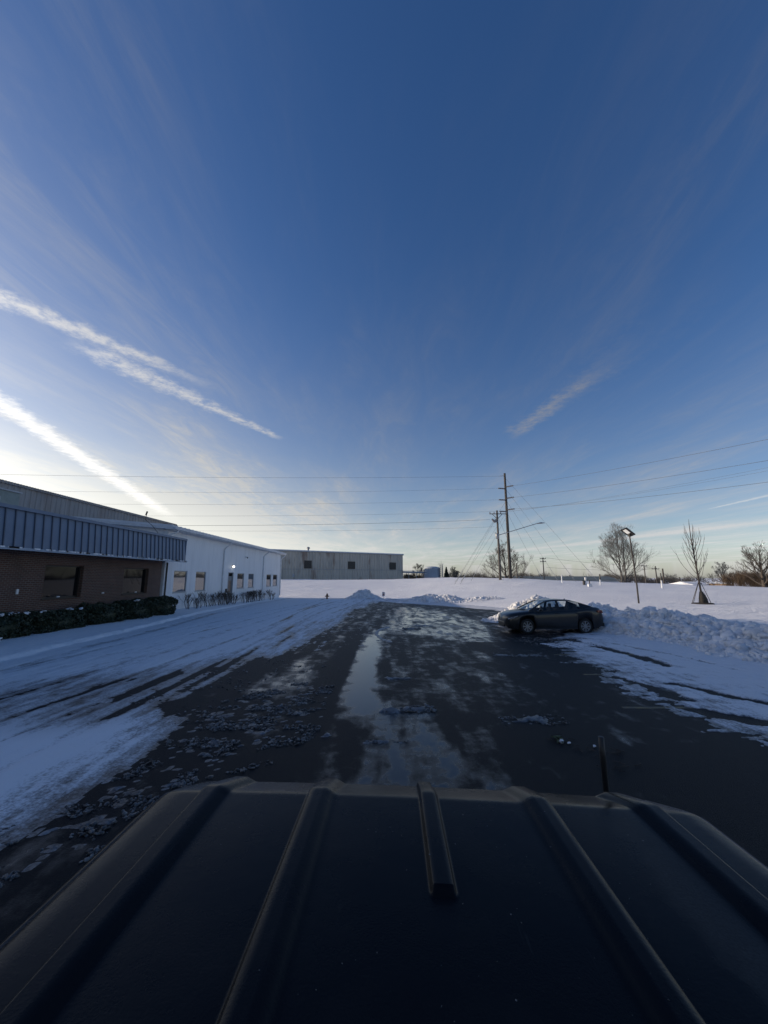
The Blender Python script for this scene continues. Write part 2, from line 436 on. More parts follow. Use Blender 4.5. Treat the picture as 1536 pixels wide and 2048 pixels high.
_W = np.linalg.solve(_A, np.concatenate([CTRL[:, 2], np.zeros(3)]))
def hill_z(x, y):
    sh = np.shape(x); x = np.ravel(np.asarray(x, float)); y = np.ravel(np.asarray(y, float)); z = np.empty_like(x)
    for i in range(0, len(x), 20000):
        X = np.clip(x[i:i + 20000], -110, 150) / 50; Y = np.clip(y[i:i + 20000], -60, 170) / 50
        k = _tps((X[:, None] - _P[None, :, 0]) ** 2 + (Y[:, None] - _P[None, :, 1]) ** 2)
        z[i:i + 20000] = k @ _W[:_n] + _W[_n] + _W[_n + 1] * X + _W[_n + 2] * Y
    r = np.hypot(x, y - 20)
    f = sst(r, 125, 230)
    z = z * (1 - f) + -3.2 * f
    return z.reshape(sh)
# the paved lot: inside a polyline boundary
LX = np.array([(-60, 12.5), (16, 12.0), (22, 11.5), (26, 11.3), (33, 10.5), (40, 7.0), (45, 3.5), (50, 0.8), (54, -1.5), (60, -9.0), (62, -40), (70, -60)], float)
def lot_right(y): return np.interp(y, LX[:, 0], LX[:, 1])
CX = np.array([(-60, -10.8), (11.75, -11.14), (14, -11.5), (16.5, -11.7), (20.8, -12.2), (29, -13.3), (43.6, -14.6), (60, -15.2), (64, -40)], float)
def lot_left(y): return np.interp(y, CX[:, 0], CX[:, 1])
def lot_in(x, y):
    """metres inside (+) or outside (-) the paving, roughly"""
    return np.minimum(np.minimum(lot_right(y) - x, x + 17.5), 61 - np.asarray(y, float))
def ground_z(x, y):
    d = lot_in(x, y)
    h = hill_z(x, y); l = lot_z(y) - 0.035
    f = sst(-d, -0.2, 3.2)
    return l * (1 - f) + h * f
def gz(x, y): return float(ground_z(np.array([x]), np.array([y]))[0])

def axis(lo, hi, fine_lo, fine_hi, step, grow=1.07):
    a = list(np.arange(fine_lo, fine_hi, step)); s = step; v = a[-1]
    while v < hi: s *= grow; v += s; a.append(v)
    s = step; v = a[0]; pre = []
    while v > lo: s *= grow; v -= s; pre.append(v)
    return np.array(pre[::-1] + a)
def grid_faces(nx, ny):
    i = np.arange((ny - 1) * nx).reshape(ny - 1, nx)[:, :-1].ravel()
    return np.stack([i, i + 1, i + nx + 1, i + nx], 1)

gx = axis(-2500, 2500, -30, 60, 0.55); gy = axis(-600, 3200, -6, 125, 0.6)
X, Y = np.meshgrid(gx, gy)
Z = ground_z(X, Y)
out = sst(-lot_in(X, Y), 1.0, 6.0)
Z = Z + out * (fbm(X / 6, Y / 3.5, 2, 4) * 0.26 + fbm(X / 1.6, Y / 1.0, 9, 3) * 0.08) * sst(np.hypot(X, Y), 260, 120)
g = mesh_obj('ground', np.stack([X, Y, Z], -1).reshape(-1, 3), grid_faces(len(gx), len(gy)), M['snow'], smooth=True)
tag(g, 'rolling snow covered field rising behind the parking lot', 'ground', kind='structure')

# ------------------------------------------------------------------ asphalt with standing melt water
def poly_sd(px, py, poly):
    """signed distance to a polygon, positive inside"""
    d = np.full(px.shape, 1e9); inside = np.zeros(px.shape, bool); n = len(poly)
    for i in range(n):
        ax, ay = poly[i]; bx, by = poly[(i + 1) % n]
        ex, ey = bx - ax, by - ay
        t = np.clip(((px - ax) * ex + (py - ay) * ey) / (ex * ex + ey * ey), 0, 1)
        d = np.minimum(d, np.hypot(px - ax - t * ex, py - ay - t * ey))
        c = ((ay > py) != (by > py)) & (px < (bx - ax) * (py - ay) / ((by - ay) + 1e-12) + ax)
        inside ^= c
    return np.where(inside, d, -d)
ax_ = axis(-18, 14, -17.4, 12.6, 0.11, 1.3); ay_ = np.concatenate([np.arange(-40, 2, 1.0), np.arange(2, 16, 0.10), np.arange(16, 62, 0.22)])
X, Y = np.meshgrid(ax_, ay_)
Z = lot_z(Y)
P1 = [(-0.78, 7.4), (-0.92, 8.6), (-0.98, 10.5), (-0.95, 13), (-0.80, 16.2), (-0.45, 20), (0.05, 19.0), (-0.12, 15), (-0.12, 11.8), (-0.12, 9.5), (-0.05, 8.2), (-0.1, 7.4), (-0.5, 7.0)]
P2 = [(-0.6, 19), (-0.3, 28), (0.6, 36), (2.2, 40), (4.6, 34), (6.3, 24.6), (5.6, 19), (4.6, 15.2), (3.9, 12.0), (3.3, 13.5), (2.6, 16), (1.0, 17.5)]
P3 = [(-0.8, 7.4), (-1.05, 5.6), (-1.3, 3.2), (1.5, 3.2), (1.7, 5.2), (1.4, 7.0), (0.5, 8.6), (-0.3, 8.8)]
P4 = [(-3.4, 9.0), (-3.0, 12.5), (-1.7, 13), (-1.5, 9.5), (-2.2, 8.2)]
P5 = [(-4.0, 3.0), (-3.4, 5.6), (-2.6, 5.6), (-2.2, 3.0)]
wet = np.zeros(X.shape)
for P_, a, s in ((P1, 0.95, 0.48), (P2, 0.56, 1.4), (P3, 0.54, 0.8), (P4, 0.50, 0.7), (P5, 0.35, 0.5)):
    wet = np.maximum(wet, a * sst(poly_sd(X, Y, P_), -s, s))
wet = np.maximum(wet, 0.34 * sst(Y, 2, 10) * sst(X, -4, -2))
wet = np.where((X > 2.2) & (Y < 16), np.minimum(wet, np.maximum(0.20, 0.55 - (X - 2.2) * 0.25)), wet)
dry = sst(np.abs(X + 1.32 - 0.02 * (Y - 8)), 0.55, 0.15) * sst(Y, 4, 8) * sst(Y, 22, 17)
wet = wet * (1 - 0.75 * dry * (X < -0.95))
trk = sst(np.abs(X + 0.60 + 0.05 * (Y - 7) + 0.25 * fbm(X * 2, Y * 1.2, 93, 3)), 0.30, 0.08) * sst(Y + 1.5 * fbm(X * 3, Y, 95, 3), 9.4, 7.0)
wet = wet * (1 - 0.6 * trk)
lot = mesh_obj('parking_lot', np.stack([X, Y, Z], -1).reshape(-1, 3), grid_faces(len(ax_), len(ay_)), M['asphalt'], smooth=True, attrs={'wet': wet})
tag(lot, 'wet dark asphalt parking lot with puddles', 'parking lot', kind='structure')

# ------------------------------------------------------------------ packed snow and slush lying on the asphalt
sx = np.arange(-16.3, 12.4, 0.045)
ys = [1.6]
while ys[-1] < 62: ys.append(ys[-1] + 0.032 + 0.0021 * max(ys[-1] - 3, 0))
sy = np.array(ys)
X, Y = np.meshgrid(sx, sy)
wob = fbm(X / 2.2, Y / 2.2, 4, 4) * 1.0
xb = np.interp(Y, [2, 4, 5.2, 7, 9.6, 13, 20, 28, 36, 46, 52, 62], [-3.9, -3.75, -3.45, -3.45, -3.6, -3.2, -2.5, -2.2, -2.0, -0.9, -0.2, 2.0])
dl = xb - X + wob * 1.3
streak_ = fbm(X * 2.6, Y * 0.22, 11, 5, 0.6)
streak2 = fbm(X * 0.9, Y * 0.16, 17, 4)
grit = fbm(X * 4.5, Y * 3.2, 21, 4, 0.6)
fineg = fbm(X * 11, Y * 8, 25, 3, 0.6)
# a worn, half cleared belt runs between the bright tongue by the camera and the drift along the building
tongue = sst(poly_sd(X, Y, [(-9, 3.0), (-3.6, 3.0), (-3.55, 4.4), (-3.6, 5.3), (-3.5, 6.2), (-3.8, 7.3), (-4.4, 7.5), (-5.0, 6.6), (-6.0, 6.3), (-9, 7.5)]), -0.55, 0.35)
belt = sst(poly_sd(X, Y, [(-9.0, 6.8), (-5.2, 6.9), (-3.9, 7.7), (-2.5, 9), (-2.2, 13), (-4.2, 13.2), (-6.4, 11.0), (-9.5, 9.2)]), -0.9, 0.9)
tl = 0.030 * np.tanh(dl / 1.6) + 0.010 * sst(dl, 2, 7) - 0.018 * belt + 0.012 * tongue + 0.040 * streak_ + 0.026 * streak2 + 0.018 * grit + 0.012 * fineg + 0.000
# tyre ruts along the drive aisle
for rx, rw in ((-6.2, 0.17), (-7.75, 0.17), (-4.6, 0.12), (-9.5, 0.15), (-5.35, 0.10), (-6.85, 0.09), (-8.7, 0.12), (-3.6, 0.12)):
    rr = X - rx - (0.35 + 0.1 * (rx % 3)) * np.sin(Y * (0.09 + 0.02 * (rx % 2)) + rx) - 0.006 * Y + 0.10 * fbm(X * 0, Y * 0.8, 5, 3)
    tl -= 0.021 * sst(np.abs(rr), rw * 1.7, rw * 0.5) * sst(dl, 0, 1.5) * np.clip(0.75 + 2.0 * fbm(X * 0.6 + rx, Y * 0.30, 3, 3), 0, 1.4)
# dirty crumbs of slush left by tyres between the tongue and the puddle
crumb = sst(poly_sd(X, Y, [(-4.6, 3.0), (-3.4, 5.4), (-3.4, 8), (-2.4, 9.6), (-1.25, 9.8), (-0.95, 8.0), (-1.1, 6.6), (-1.9, 5.6), (-3.4, 2.4)]), -0.5, 0.4)
lump = fbm(X * 9.0, Y * 11.0, 31, 3, 0.6)
tc = -0.03 + 0.030 * crumb + 0.10 * lump * crumb - 0.020 + 0.04 * fineg * crumb + 0.02 * grit * crumb
# the right-hand field of thinner ploughed snow
xr = np.interp(Y, [2, 5, 6.4, 7.5, 9.2, 11.75, 15, 17.2, 18.4, 20, 23, 26], [8.0, 6.6, 5.9, 5.65, 5.5, 5.95, 6.6, 7.3, 7.9, 9.0, 8.0, 11.0])
dr = X - xr + wob * 0.7
cross = fbm(X * 0.8 + Y * 0.25, Y * 4.0, 41, 5, 0.6)
tr_ = 0.026 * np.tanh(dr / 0.9) + 0.016 * sst(dr, 1.5, 4) + 0.040 * cross + 0.026 * grit + 0.010 * streak2 + 0.014 * fineg + 0.000
def seg_d(pts):
    d = np.full(X.shape, 1e9)
    for (ax2, ay2), (bx2, by2) in zip(pts[:-1], pts[1:]):
        ex, ey = bx2 - ax2, by2 - ay2
        t = np.clip(((X - ax2) * ex + (Y - ay2) * ey) / (ex * ex + ey * ey), 0, 1)
        d = np.minimum(d, np.hypot(X - ax2 - t * ex, Y - ay2 - t * ey))
    return d
for pts, wd, dep in (([(7.6, 16.6), (7.85, 15.0), (8.15, 13.2), (8.05, 11.6)], 0.26, 0.075), ([(6.9, 9.6), (7.2, 8.8), (7.9, 7.8), (8.6, 7.0)], 0.20, 0.075),
                     ([(5.9, 10.4), (6.1, 9.3), (6.1, 8.5)], 0.22, 0.07), ([(5.75, 7.95), (6.3, 7.35), (7.2, 6.4)], 0.20, 0.07), ([(8.9, 15.2), (9.4, 13.4), (9.6, 11)], 0.12, 0.03)):
    tr_ -= dep * sst(seg_d(pts) + 0.5 * fbm(X * 2.6, Y * 2.6, 51, 4, 0.6), wd * 1.1, wd * 0.2)
# tread blocks printed in the slush in front of the parked car
td = sst(poly_sd(X, Y, [(6.2, 14.6), (6.0, 15.6), (8.3, 16.1), (8.4, 15.0)]), -0.1, 0.15)
tl2 = 0.02 * td - 0.045 * td * (np.mod(X + 0.35 * Y, 0.30) < 0.10)
tr_ = np.where(td > 0.4, np.maximum(tr_, 0.0) + tl2, tr_)
# patches of ice and slush on the middle of the lot
mid = sst(poly_sd(X, Y, [(-1.0, 18), (-0.6, 40), (3, 44), (7, 38), (7, 20), (4, 14.5), (2.5, 17)]), -1.0, 1.5)
mp = fbm(X * 0.9, Y * 0.34, 61, 5, 0.6)
tm = -0.042 + 0.13 * np.maximum(mp, 0) * mid + 0.022 * grit * mid + 0.012 * mid
arc = np.hypot(X - 1.0, (Y - 18.5) * 0.45)
tm = np.maximum(tm, (0.03 * sst(np.abs(arc - 1.35 + 0.3 * fbm(X, Y * .4, 97, 3)), 0.16, 0.03) - 0.016 + 0.07 * grit) * sst(X, 0.55, 0.2) * (Y > 14) * (Y < 24) - 0.02 * (1 - sst(X, 0.55, 0.2)))
clump = np.full(X.shape, -0.05)
for cx_, cy_, rx_, ry_, h_ in ((0.12, 7.75, 0.28, 0.15, 0.07), (0.62, 7.85, 0.30, 0.14, 0.06), (-0.9, 6.6, 0.07, 0.07, 0.05), (0.35, 10.2, 0.35, 0.12, 0.03), (1.35, 20.2, 0.5, 0.18, 0.05), (2.6, 7.3, 0.5, 0.2, 0.035), (4.4, 13.2, 0.8, 0.2, 0.03), (0.05, 6.35, 0.34, 0.035, 0.035), (2.0, 21.5, 0.7, 0.25, 0.05)):
    e = 1 - np.hypot((X - cx_) / rx_, (Y - cy_) / ry_)
    clump = np.maximum(clump, h_ * np.clip(e, -1, 1) + 0.09 * lump + 0.03 * fineg - 0.012)
    clump = np.where(clump < -0.05, -0.05, clump)
# far apron: thin ploughed leavings along the edge of the lot
edge = sst(lot_right(Y) - X, 2.6, 0.2) * (Y > 20)
te = -0.05 + 0.11 * edge + 0.05 * grit * edge + 0.05 * fbm(X * 0.7, Y * 0.7, 71, 4) * edge
T = np.maximum.reduce([tl, tc, tr_, tm, clump, te])
# deep clean snow on the verge along the building, with the plough's edge
dc = lot_left(Y) - X
verge = sst(dc, -0.25, 0.55)
lumpy = fbm(X * 1.7, Y * 1.4, 81, 5, 0.6)
Tv = -0.02 + 0.17 * sst(dc + 0.35 * lumpy, -0.1, 0.35) + 0.10 * sst(dc, 0.2, 2.2) + 0.10 * lumpy * sst(np.abs(dc - 0.25), 0.9, 0.1) + 0.035 * fbm(X * 0.8, Y * 0.6, 85, 4)
T = np.where(dc > -0.6, np.maximum(T, Tv), T)
rut = sst(np.abs(dc + 0.9 + 0.3 * fbm(X * 0.2, Y * 0.2, 88, 2)), 0.35, 0.1)
T = np.where(dc < -0.2, T - 0.022 * rut, T)
clean = np.clip(0.90 - 0.84 * crumb * (1 - tongue) - 0.20 * belt + 0.1 * tongue + 0.25 * verge, 0.04, 1.0)
clean = np.where(clump > T - 1e-4, 0.16, clean)
clean = np.where((tm > T - 1e-4), 0.42, clean)
clean = np.where((te > T - 1e-4) & (Y > 20), 0.75, clean)
z = lot_z(Y) + np.where(T > 0, 0.004 + T, T * 0.5 - 0.002)
V = np.stack([X, Y, z], -1).reshape(-1, 3)
F = grid_faces(len(sx), len(sy))
keep = (T.ravel()[F] > -0.004).any(1)
F = F[keep]
used = np.unique(F); rm = np.full(len(V), -1); rm[used] = np.arange(len(used))
sn = mesh_obj('packed_snow', V[used], rm[F], M['packed'], smooth=True, attrs={'thick': T.ravel()[used], 'clean': clean.ravel()[used]})
tag(sn, 'packed snow and slush lying in streaks on the asphalt lot', 'snow', kind='stuff')

# ------------------------------------------------------------------ ploughed heaps
def ico():
    p = (1 + 5 ** 0.5) / 2
    v = np.array([(-1, p, 0), (1, p, 0), (-1, -p, 0), (1, -p, 0), (0, -1, p), (0, 1, p), (0, -1, -p), (0, 1, -p), (p, 0, -1), (p, 0, 1), (-p, 0, -1), (-p, 0, 1)], float)
    f = np.array([(0, 11, 5), (0, 5, 1), (0, 1, 7), (0, 7, 10), (0, 10, 11), (1, 5, 9), (5, 11, 4), (11, 10, 2), (10, 7, 6), (7, 1, 8), (3, 9, 4), (3, 4, 2), (3, 2, 6), (3, 6, 8), (3, 8, 9), (4, 9, 5), (2, 4, 11), (6, 2, 10), (8, 6, 7), (9, 8, 1)])
    return v / np.linalg.norm(v, axis=1)[:, None], f
IV, IF = ico()
def ico2():
    v = [tuple(p) for p in IV]; cache = {}; fs = []
    def mid_(a, b):
        k = (min(a, b), max(a, b))
        if k not in cache:
            p = (np.array(v[a]) + np.array(v[b])); p /= np.linalg.norm(p); cache[k] = len(v); v.append(tuple(p))
        return cache[k]
    for a, b_, c in IF:
        ab, bc, ca = mid_(a, b_), mid_(b_, c), mid_(c, a)
        fs += [(a, ab, ca), (b_, bc, ab), (c, ca, bc), (ab, bc, ca)]
    return np.array(v), np.array(fs)
IV2, IF2 = ico2()
def lumps(pts, sizes, seed, tv=IV, tf=IF, flat=0.7):
    """many broken lumps of snow as one mesh"""
    r = np.random.RandomState(seed); n = len(pts); k = len(tv)
    # cut some faces flat: clamp each template against random planes
    V = np.repeat(tv[None], n, 0) * (1 + (r.rand(n, k, 1) - 0.5) * 0.55)
    for _ in range(3):
        nn = r.randn(n, 1, 3); nn /= np.linalg.norm(nn, axis=-1, keepdims=True)
        d = (V * nn).sum(-1, keepdims=True); V = V - nn * np.maximum(d - 0.55, 0) * 0.9
    V *= (0.6 + 0.8 * r.rand(n, 1, 3)) * np.array([1, 1, flat])
    a = r.rand(n) * 6.283; ca, sa = np.cos(a)[:, None], np.sin(a)[:, None]
    t = (r.rand(n)[:, None] - 0.5) * 1.6; ct, st_ = np.cos(t), np.sin(t)
    x, y, z = V[..., 0], V[..., 1], V[..., 2]
    y, z = y * ct - z * st_, y * st_ + z * ct
    x, y = x * ca - y * sa, x * sa + y * ca
    V = np.stack([x, y, z], -1) * np.asarray(sizes)[:, None, None] + np.asarray(pts)[:, None]
    F = (tf[None] + (np.arange(n) * k)[:, None, None]).reshape(-1, 3)
    return V.reshape(-1, 3), F

def pile(label, ridge, front, back, n, smax, seed, res=0.14, rough=0.22, group='ploughed snow heaps round the lot', base=None, mat_='plough'):
    """ridge: (x, y, height above ground); front / back: half widths of the foot"""
    rd = np.array(ridge, float)
    x0, x1 = rd[:, 0].min() - max(front, back) - 0.6, rd[:, 0].max() + max(front, back) + 0.6
    y0, y1 = rd[:, 1].min() - max(front, back) - 0.6, rd[:, 1].max() + max(front, back) + 0.6
    gx_ = np.arange(x0, x1, res); gy_ = np.arange(y0, y1, res)
    def height(X, Y):
        H = np.zeros(X.shape)
        for i in range(len(rd) - 1):
            a, b_ = rd[i], rd[i + 1]
            ex, ey = b_[0] - a[0], b_[1] - a[1]; L2 = ex * ex + ey * ey
            t = np.clip(((X - a[0]) * ex + (Y - a[1]) * ey) / L2, 0, 1)
            qx, qy = a[0] + t * ex, a[1] + t * ey
            d = np.hypot(X - qx, Y - qy); hh = a[2] + t * (b_[2] - a[2])
            side = ((X - qx) * (-qx) + (Y - qy) * (-qy)) / (np.hypot(qx, qy) + 1e-9)      # towards the lot
            wd = np.where(side > 0, front, back) * (0.75 + 0.45 * fbm(X / 2.1, Y / 2.1, seed, 3) + 0.25)
            H = np.maximum(H, hh * (1 - sst(d / wd, 0.0, 1.0)) ** 0.85)
        n_ = fbm(X * 0.9, Y * 0.9, seed, 5, 0.6)
        return H * (1 + rough * 2.2 * n_) + rough * sst(H, 0.03, 0.3) * (0.45 * fbm(X * 2.4, Y * 2.4, seed + 5, 4, 0.6) + 0.55 * (0.25 - np.abs(fbm(X * 2.9, Y * 2.9, seed + 8, 3, 0.55)) * 2) + 0.30 * (0.2 - np.abs(fbm(X * 7.0, Y * 7.0, seed + 11, 2, 0.5)) * 2))
    X, Y = np.meshgrid(gx_, gy_)
    H = height(X, Y)
    G = ground_z(X, Y) if base is None else np.full(X.shape, base)
    Z = G + np.where(H > 0.02, H, -0.12)
    F = grid_faces(len(gx_), len(gy_)); k = (H.ravel()[F] > 0.02).any(1); F = F[k]
    V = np.stack([X, Y, Z], -1).reshape(-1, 3); used = np.unique(F); rm = np.full(len(V), -1); rm[used] = np.arange(len(used))
    c = rd[len(rd) // 2]
    e = empty('snow_pile', (c[0], c[1], gz(c[0], c[1])), 0, label, 'snow pile', group)
    off = np.array(e.location)
    mesh_obj('heap', V[used] - off, rm[F], M[mat_], e, smooth=True)
    r = np.random.RandomState(seed)
    px, py = r.uniform(x0, x1, n * 6), r.uniform(y0, y1, n * 6)
    hh = height(px, py); k = hh > 0.05; px, py, hh = px[k][:n], py[k][:n], hh[k][:n]
    sz = smax * (0.13 + 0.87 * r.rand(len(px)) ** 4.5) * (0.55 + 0.45 * sst(hh, 0.05, 0.5))
    gg = ground_z(px, py) if base is None else np.full(px.shape, base)
    big = sz > smax * 0.4
    for nm, sel, tv, tf in (('loose_lumps', ~big, IV, IF), ('broken_blocks', big, IV2, IF2)):
        if sel.sum() == 0: continue
        pts = np.stack([px, py, gg + hh - sz * 0.1], -1)[sel]
        v, f = lumps(pts - off, sz[sel], seed + 3, tv, tf)
        o = mesh_obj(nm, v, f, M[mat_], e); tag(o, kind='stuff')
    return e
pile('long ridge of shaded broken snow behind the parked car, running to the right edge',
     [(13.6, 5.5, .55), (13.2, 10, .62), (13.0, 13.5, .62), (13.2, 15.5, .60), (13.1, 16.6, .66), (12.7, 17.6, .86), (12.3, 18.6, 1.02), (11.7, 20, .88), (11.3, 21.3, 1.12), (11.0, 22.2, .8)], 2.75, 2.0, 9000, 0.26, 101, 0.075, 0.26)
pile('sunlit heap of cream coloured broken snow just behind the car roof',
     [(7.1, 24.0, .30), (7.6, 23.9, .60), (8.3, 23.8, 1.05), (9.2, 23.7, 1.36), (10.1, 23.8, 1.22), (10.9, 24.0, .75)], 1.5, 1.6, 4200, 0.22, 112, 0.07, 0.24)
pile('rounded snow heap left of the small sign at the far end of the lot', [(-4.2, 57.2, .55), (-3.4, 57.3, 1.25), (-2.6, 57.2, 1.35), (-1.7, 57.0, .7)], 2.1, 2.0, 2200, 0.24, 123, 0.14, 0.2)
pile('wide low snow heap at the far edge of the lot, right of the small sign', [(2.6, 46.2, .3), (3.8, 46.2, .7), (5.2, 46.0, 1.0), (6.6, 45.6, .85), (8.0, 45.4, .7), (9.0, 45.2, .3), (11.0, 44.6, .42), (12.4, 44.4, .3)], 1.5, 1.6, 3000, 0.20, 134, 0.14, 0.22)
pile('low thin snow windrow between the small sign and the wide heap', [(-0.6, 51.0, .25), (0.6, 50.2, .42), (1.7, 49.4, .3)], 0.9, 0.9, 500, 0.18, 145, 0.12, 0.2)

# crumbs of dirty slush kicked up by tyres, too many to count
M['slush'] = mat('dirty_wet_slush', (0.055, 0.056, 0.058), 0.35); q, b = nodes(M['slush'])
geo = q.new('ShaderNodeNewGeometry').outputs['Position']
q.put(b.inputs['Base Color'], q.mix(q.ramp(q.noise(geo, 9, 4, 0.7), 0.40, 0.72), (0.028, 0.029, 0.031), (0.20, 0.205, 0.21)))
r = np.random.RandomState(61)
def crumbs(poly, n, smin, smax, seed, clumpy=0.0):
    r = np.random.RandomState(seed); P_ = np.array(poly); lo, hi = P_.min(0), P_.max(0)
    x = r.uniform(lo[0], hi[0], n * 5); y = r.uniform(lo[1], hi[1], n * 5)
    k = (poly_sd(x, y, poly) + 0.3 * fbm(x * 2, y * 2, seed, 3) > 0) & (fbm(x * 2.4, y * 3.0, seed + 2, 4, 0.6) > clumpy)
    x, y = x[k][:n], y[k][:n]; s_ = smin + (smax - smin) * r.rand(len(x)) ** 2.5
    return np.stack([x, y, lot_z(y) + s_ * 0.2], -1), s_
PTS = []; SZ = []
for poly, n, a, b_, sd, cl_ in (([(-4.2, 3.4), (-3.3, 5.4), (-3.4, 8), (-2.4, 9.8), (-1.2, 9.8), (-0.95, 8.0), (-1.05, 6.6), (-1.7, 5.4), (-3.0, 3.0)], 4600, 0.007, 0.034, 1, 0.04),
        ([(-0.2, 7.55), (0.0, 7.95), (0.95, 8.05), (1.0, 7.7), (0.4, 7.65)], 260, 0.012, 0.05, 2, -0.5), ([(2.1, 7.0), (2.0, 7.5), (3.2, 7.6), (3.2, 7.1)], 160, 0.008, 0.03, 3, 0.0),
        ([(1.0, 19.8), (0.9, 20.6), (1.9, 20.6), (1.9, 19.9)], 160, 0.02, 0.06, 4, 0.0), ([(5.4, 15.2), (5.6, 17.2), (8.4, 17), (8.4, 14.8)], 420, 0.01, 0.05, 5, 0.05),
        ([(-0.3, 6.3), (-0.3, 6.42), (0.4, 6.42), (0.4, 6.3)], 60, 0.006, 0.02, 6, -0.5), ([(3.8, 12.9), (3.6, 13.6), (5.4, 13.8), (5.4, 13.0)], 140, 0.01, 0.035, 7, 0.05), ([(-6, 7), (-4, 13), (-1.4, 13), (-1.2, 9.8), (-3, 7)], 700, 0.008, 0.035, 8, 0.10),
        ([(0, 22), (0, 40), (6, 38), (7, 22)], 160, 0.01, 0.05, 9, 0.10)):
    a_, s_ = crumbs(poly, n, a, b_, sd, cl_); PTS.append(a_); SZ.append(s_)
v, f = lumps(np.concatenate(PTS), np.concatenate(SZ), 9, IV, IF, 0.55)
tag(mesh_obj('slush_crumbs', v, f, M['slush']), 'dark wet crumbs of slush scattered over the asphalt', 'slush', kind='stuff')

# ------------------------------------------------------------------ corrugated metal
def corr_mat(name, c1, c2, rust, amount, lo):
    m = mat(name, c1, 0.6); q, b = nodes(m)
    co = q.new('ShaderNodeTexCoord').outputs['Object']
    n1 = q.noise(q.mapping(co, (0.8, 0.8, 0.10)), 1.2, 6, 0.65); n2 = q.noise(q.mapping(co, (1.0, 1.0, 0.3)), 0.35, 5, 0.6)
    c = q.mix(q.ramp(n1, 0.38, 0.7), c1, c2)
    rr = q.math('MULTIPLY', q.ramp(n2, lo, lo + 0.16), amount)
    q.put(b.inputs['Base Color'], q.mix(rr, c, rust))
    return m
M['corr'] = corr_mat('weathered_corrugated_metal', (0.30, 0.29, 0.28), (0.22, 0.215, 0.21), (0.16, 0.11, 0.08), 0.35, 0.5)
M['corr_far'] = corr_mat('grey_green_corrugated_metal', (0.52, 0.465, 0.385), (0.40, 0.36, 0.30), (0.19, 0.105, 0.065), 0.65, 0.50)

def corrugated(name, p0, p1, z0, z1, pitch, depth, mt, parent, nrm, zf=None):
    """a wall of trapezoid ribs from p0 to p1 (2-D), as real folds"""
    p0 = Vector(p0); p1 = Vector(p1); L = (p1 - p0).length; u = (p1 - p0) / L; nv = Vector(nrm)
    n = int(L / pitch); vs = []; prof = [(0.0, 0), (0.45, 0), (0.55, 1), (0.90, 1)]
    pts = []
    for i in range(n):
        for a, d in prof: pts.append(((i + a) * L / n, d * depth))
    pts.append((L, 0))
    for s_, d in pts:
        q_ = p0 + u * s_ + nv * d
        vs.append((q_.x, q_.y, z0)); vs.append((q_.x, q_.y, z1 if zf is None else zf(s_ / L)))
    fs = [(2 * i, 2 * i + 2, 2 * i + 3, 2 * i + 1) for i in range(len(pts) - 1)]
    return mesh_obj(name, vs, fs, mt, parent)

# ------------------------------------------------------------------ tall warehouse at the back left, behind the offices
WX = -36.0
tall = empty('tall_warehouse', (WX, 30, -0.4), 0, 'tall weathered corrugated metal warehouse rising behind the brick and white buildings', 'warehouse')
def tl_(x, y, z): return (x - WX, y - 30, z + 0.4)
YS = 32.5                                     # the nearer bay, out of view, is added higher to shade the lot
corrugated('siding', (0.0, YS - 30), (0.0, 66 - 30), 0.0, 11.3 + 0.4, 0.62, 0.07, M['corr'], tall, (1, 0))
corrugated('siding', (0.0, -26 - 30), (0.0, YS - 30 - 0.01), 0.0, 15.5 + 0.4, 0.62, 0.07, M['corr'], tall, (1, 0))  # wall of the added high bay, unseen, casting shade on the near lot
MB().box(tl_(-70, YS, 0), tl_(-36.06, 66, 11.2)).build('shell', M['corr'], tall)
MB().box(tl_(-70, -26, 0), tl_(-36.06, YS - 0.02, 15.4)).build('shell', M['corr'], tall)  # body of the added bay, blocks the low sun
mb = MB()
for i in range(108):                          # ends of the roof sheeting
    y = YS + i * 0.31
    mb.box(tl_(-36.4, y, 11.28), tl_(-35.68, y + 0.17, 11.46))
mb.build('roof_edge', M['corr'], tall)
MB().box(tl_(-70, YS, 11.21), tl_(-35.72, 66.1, 11.33)).build('roof', M['corr'], tall)
MB().box(tl_(-70, -26.1, 15.41), tl_(-35.7, YS + 0.08, 15.6)).build('roof', M['corr'], tall)  # roof of the added shading bay

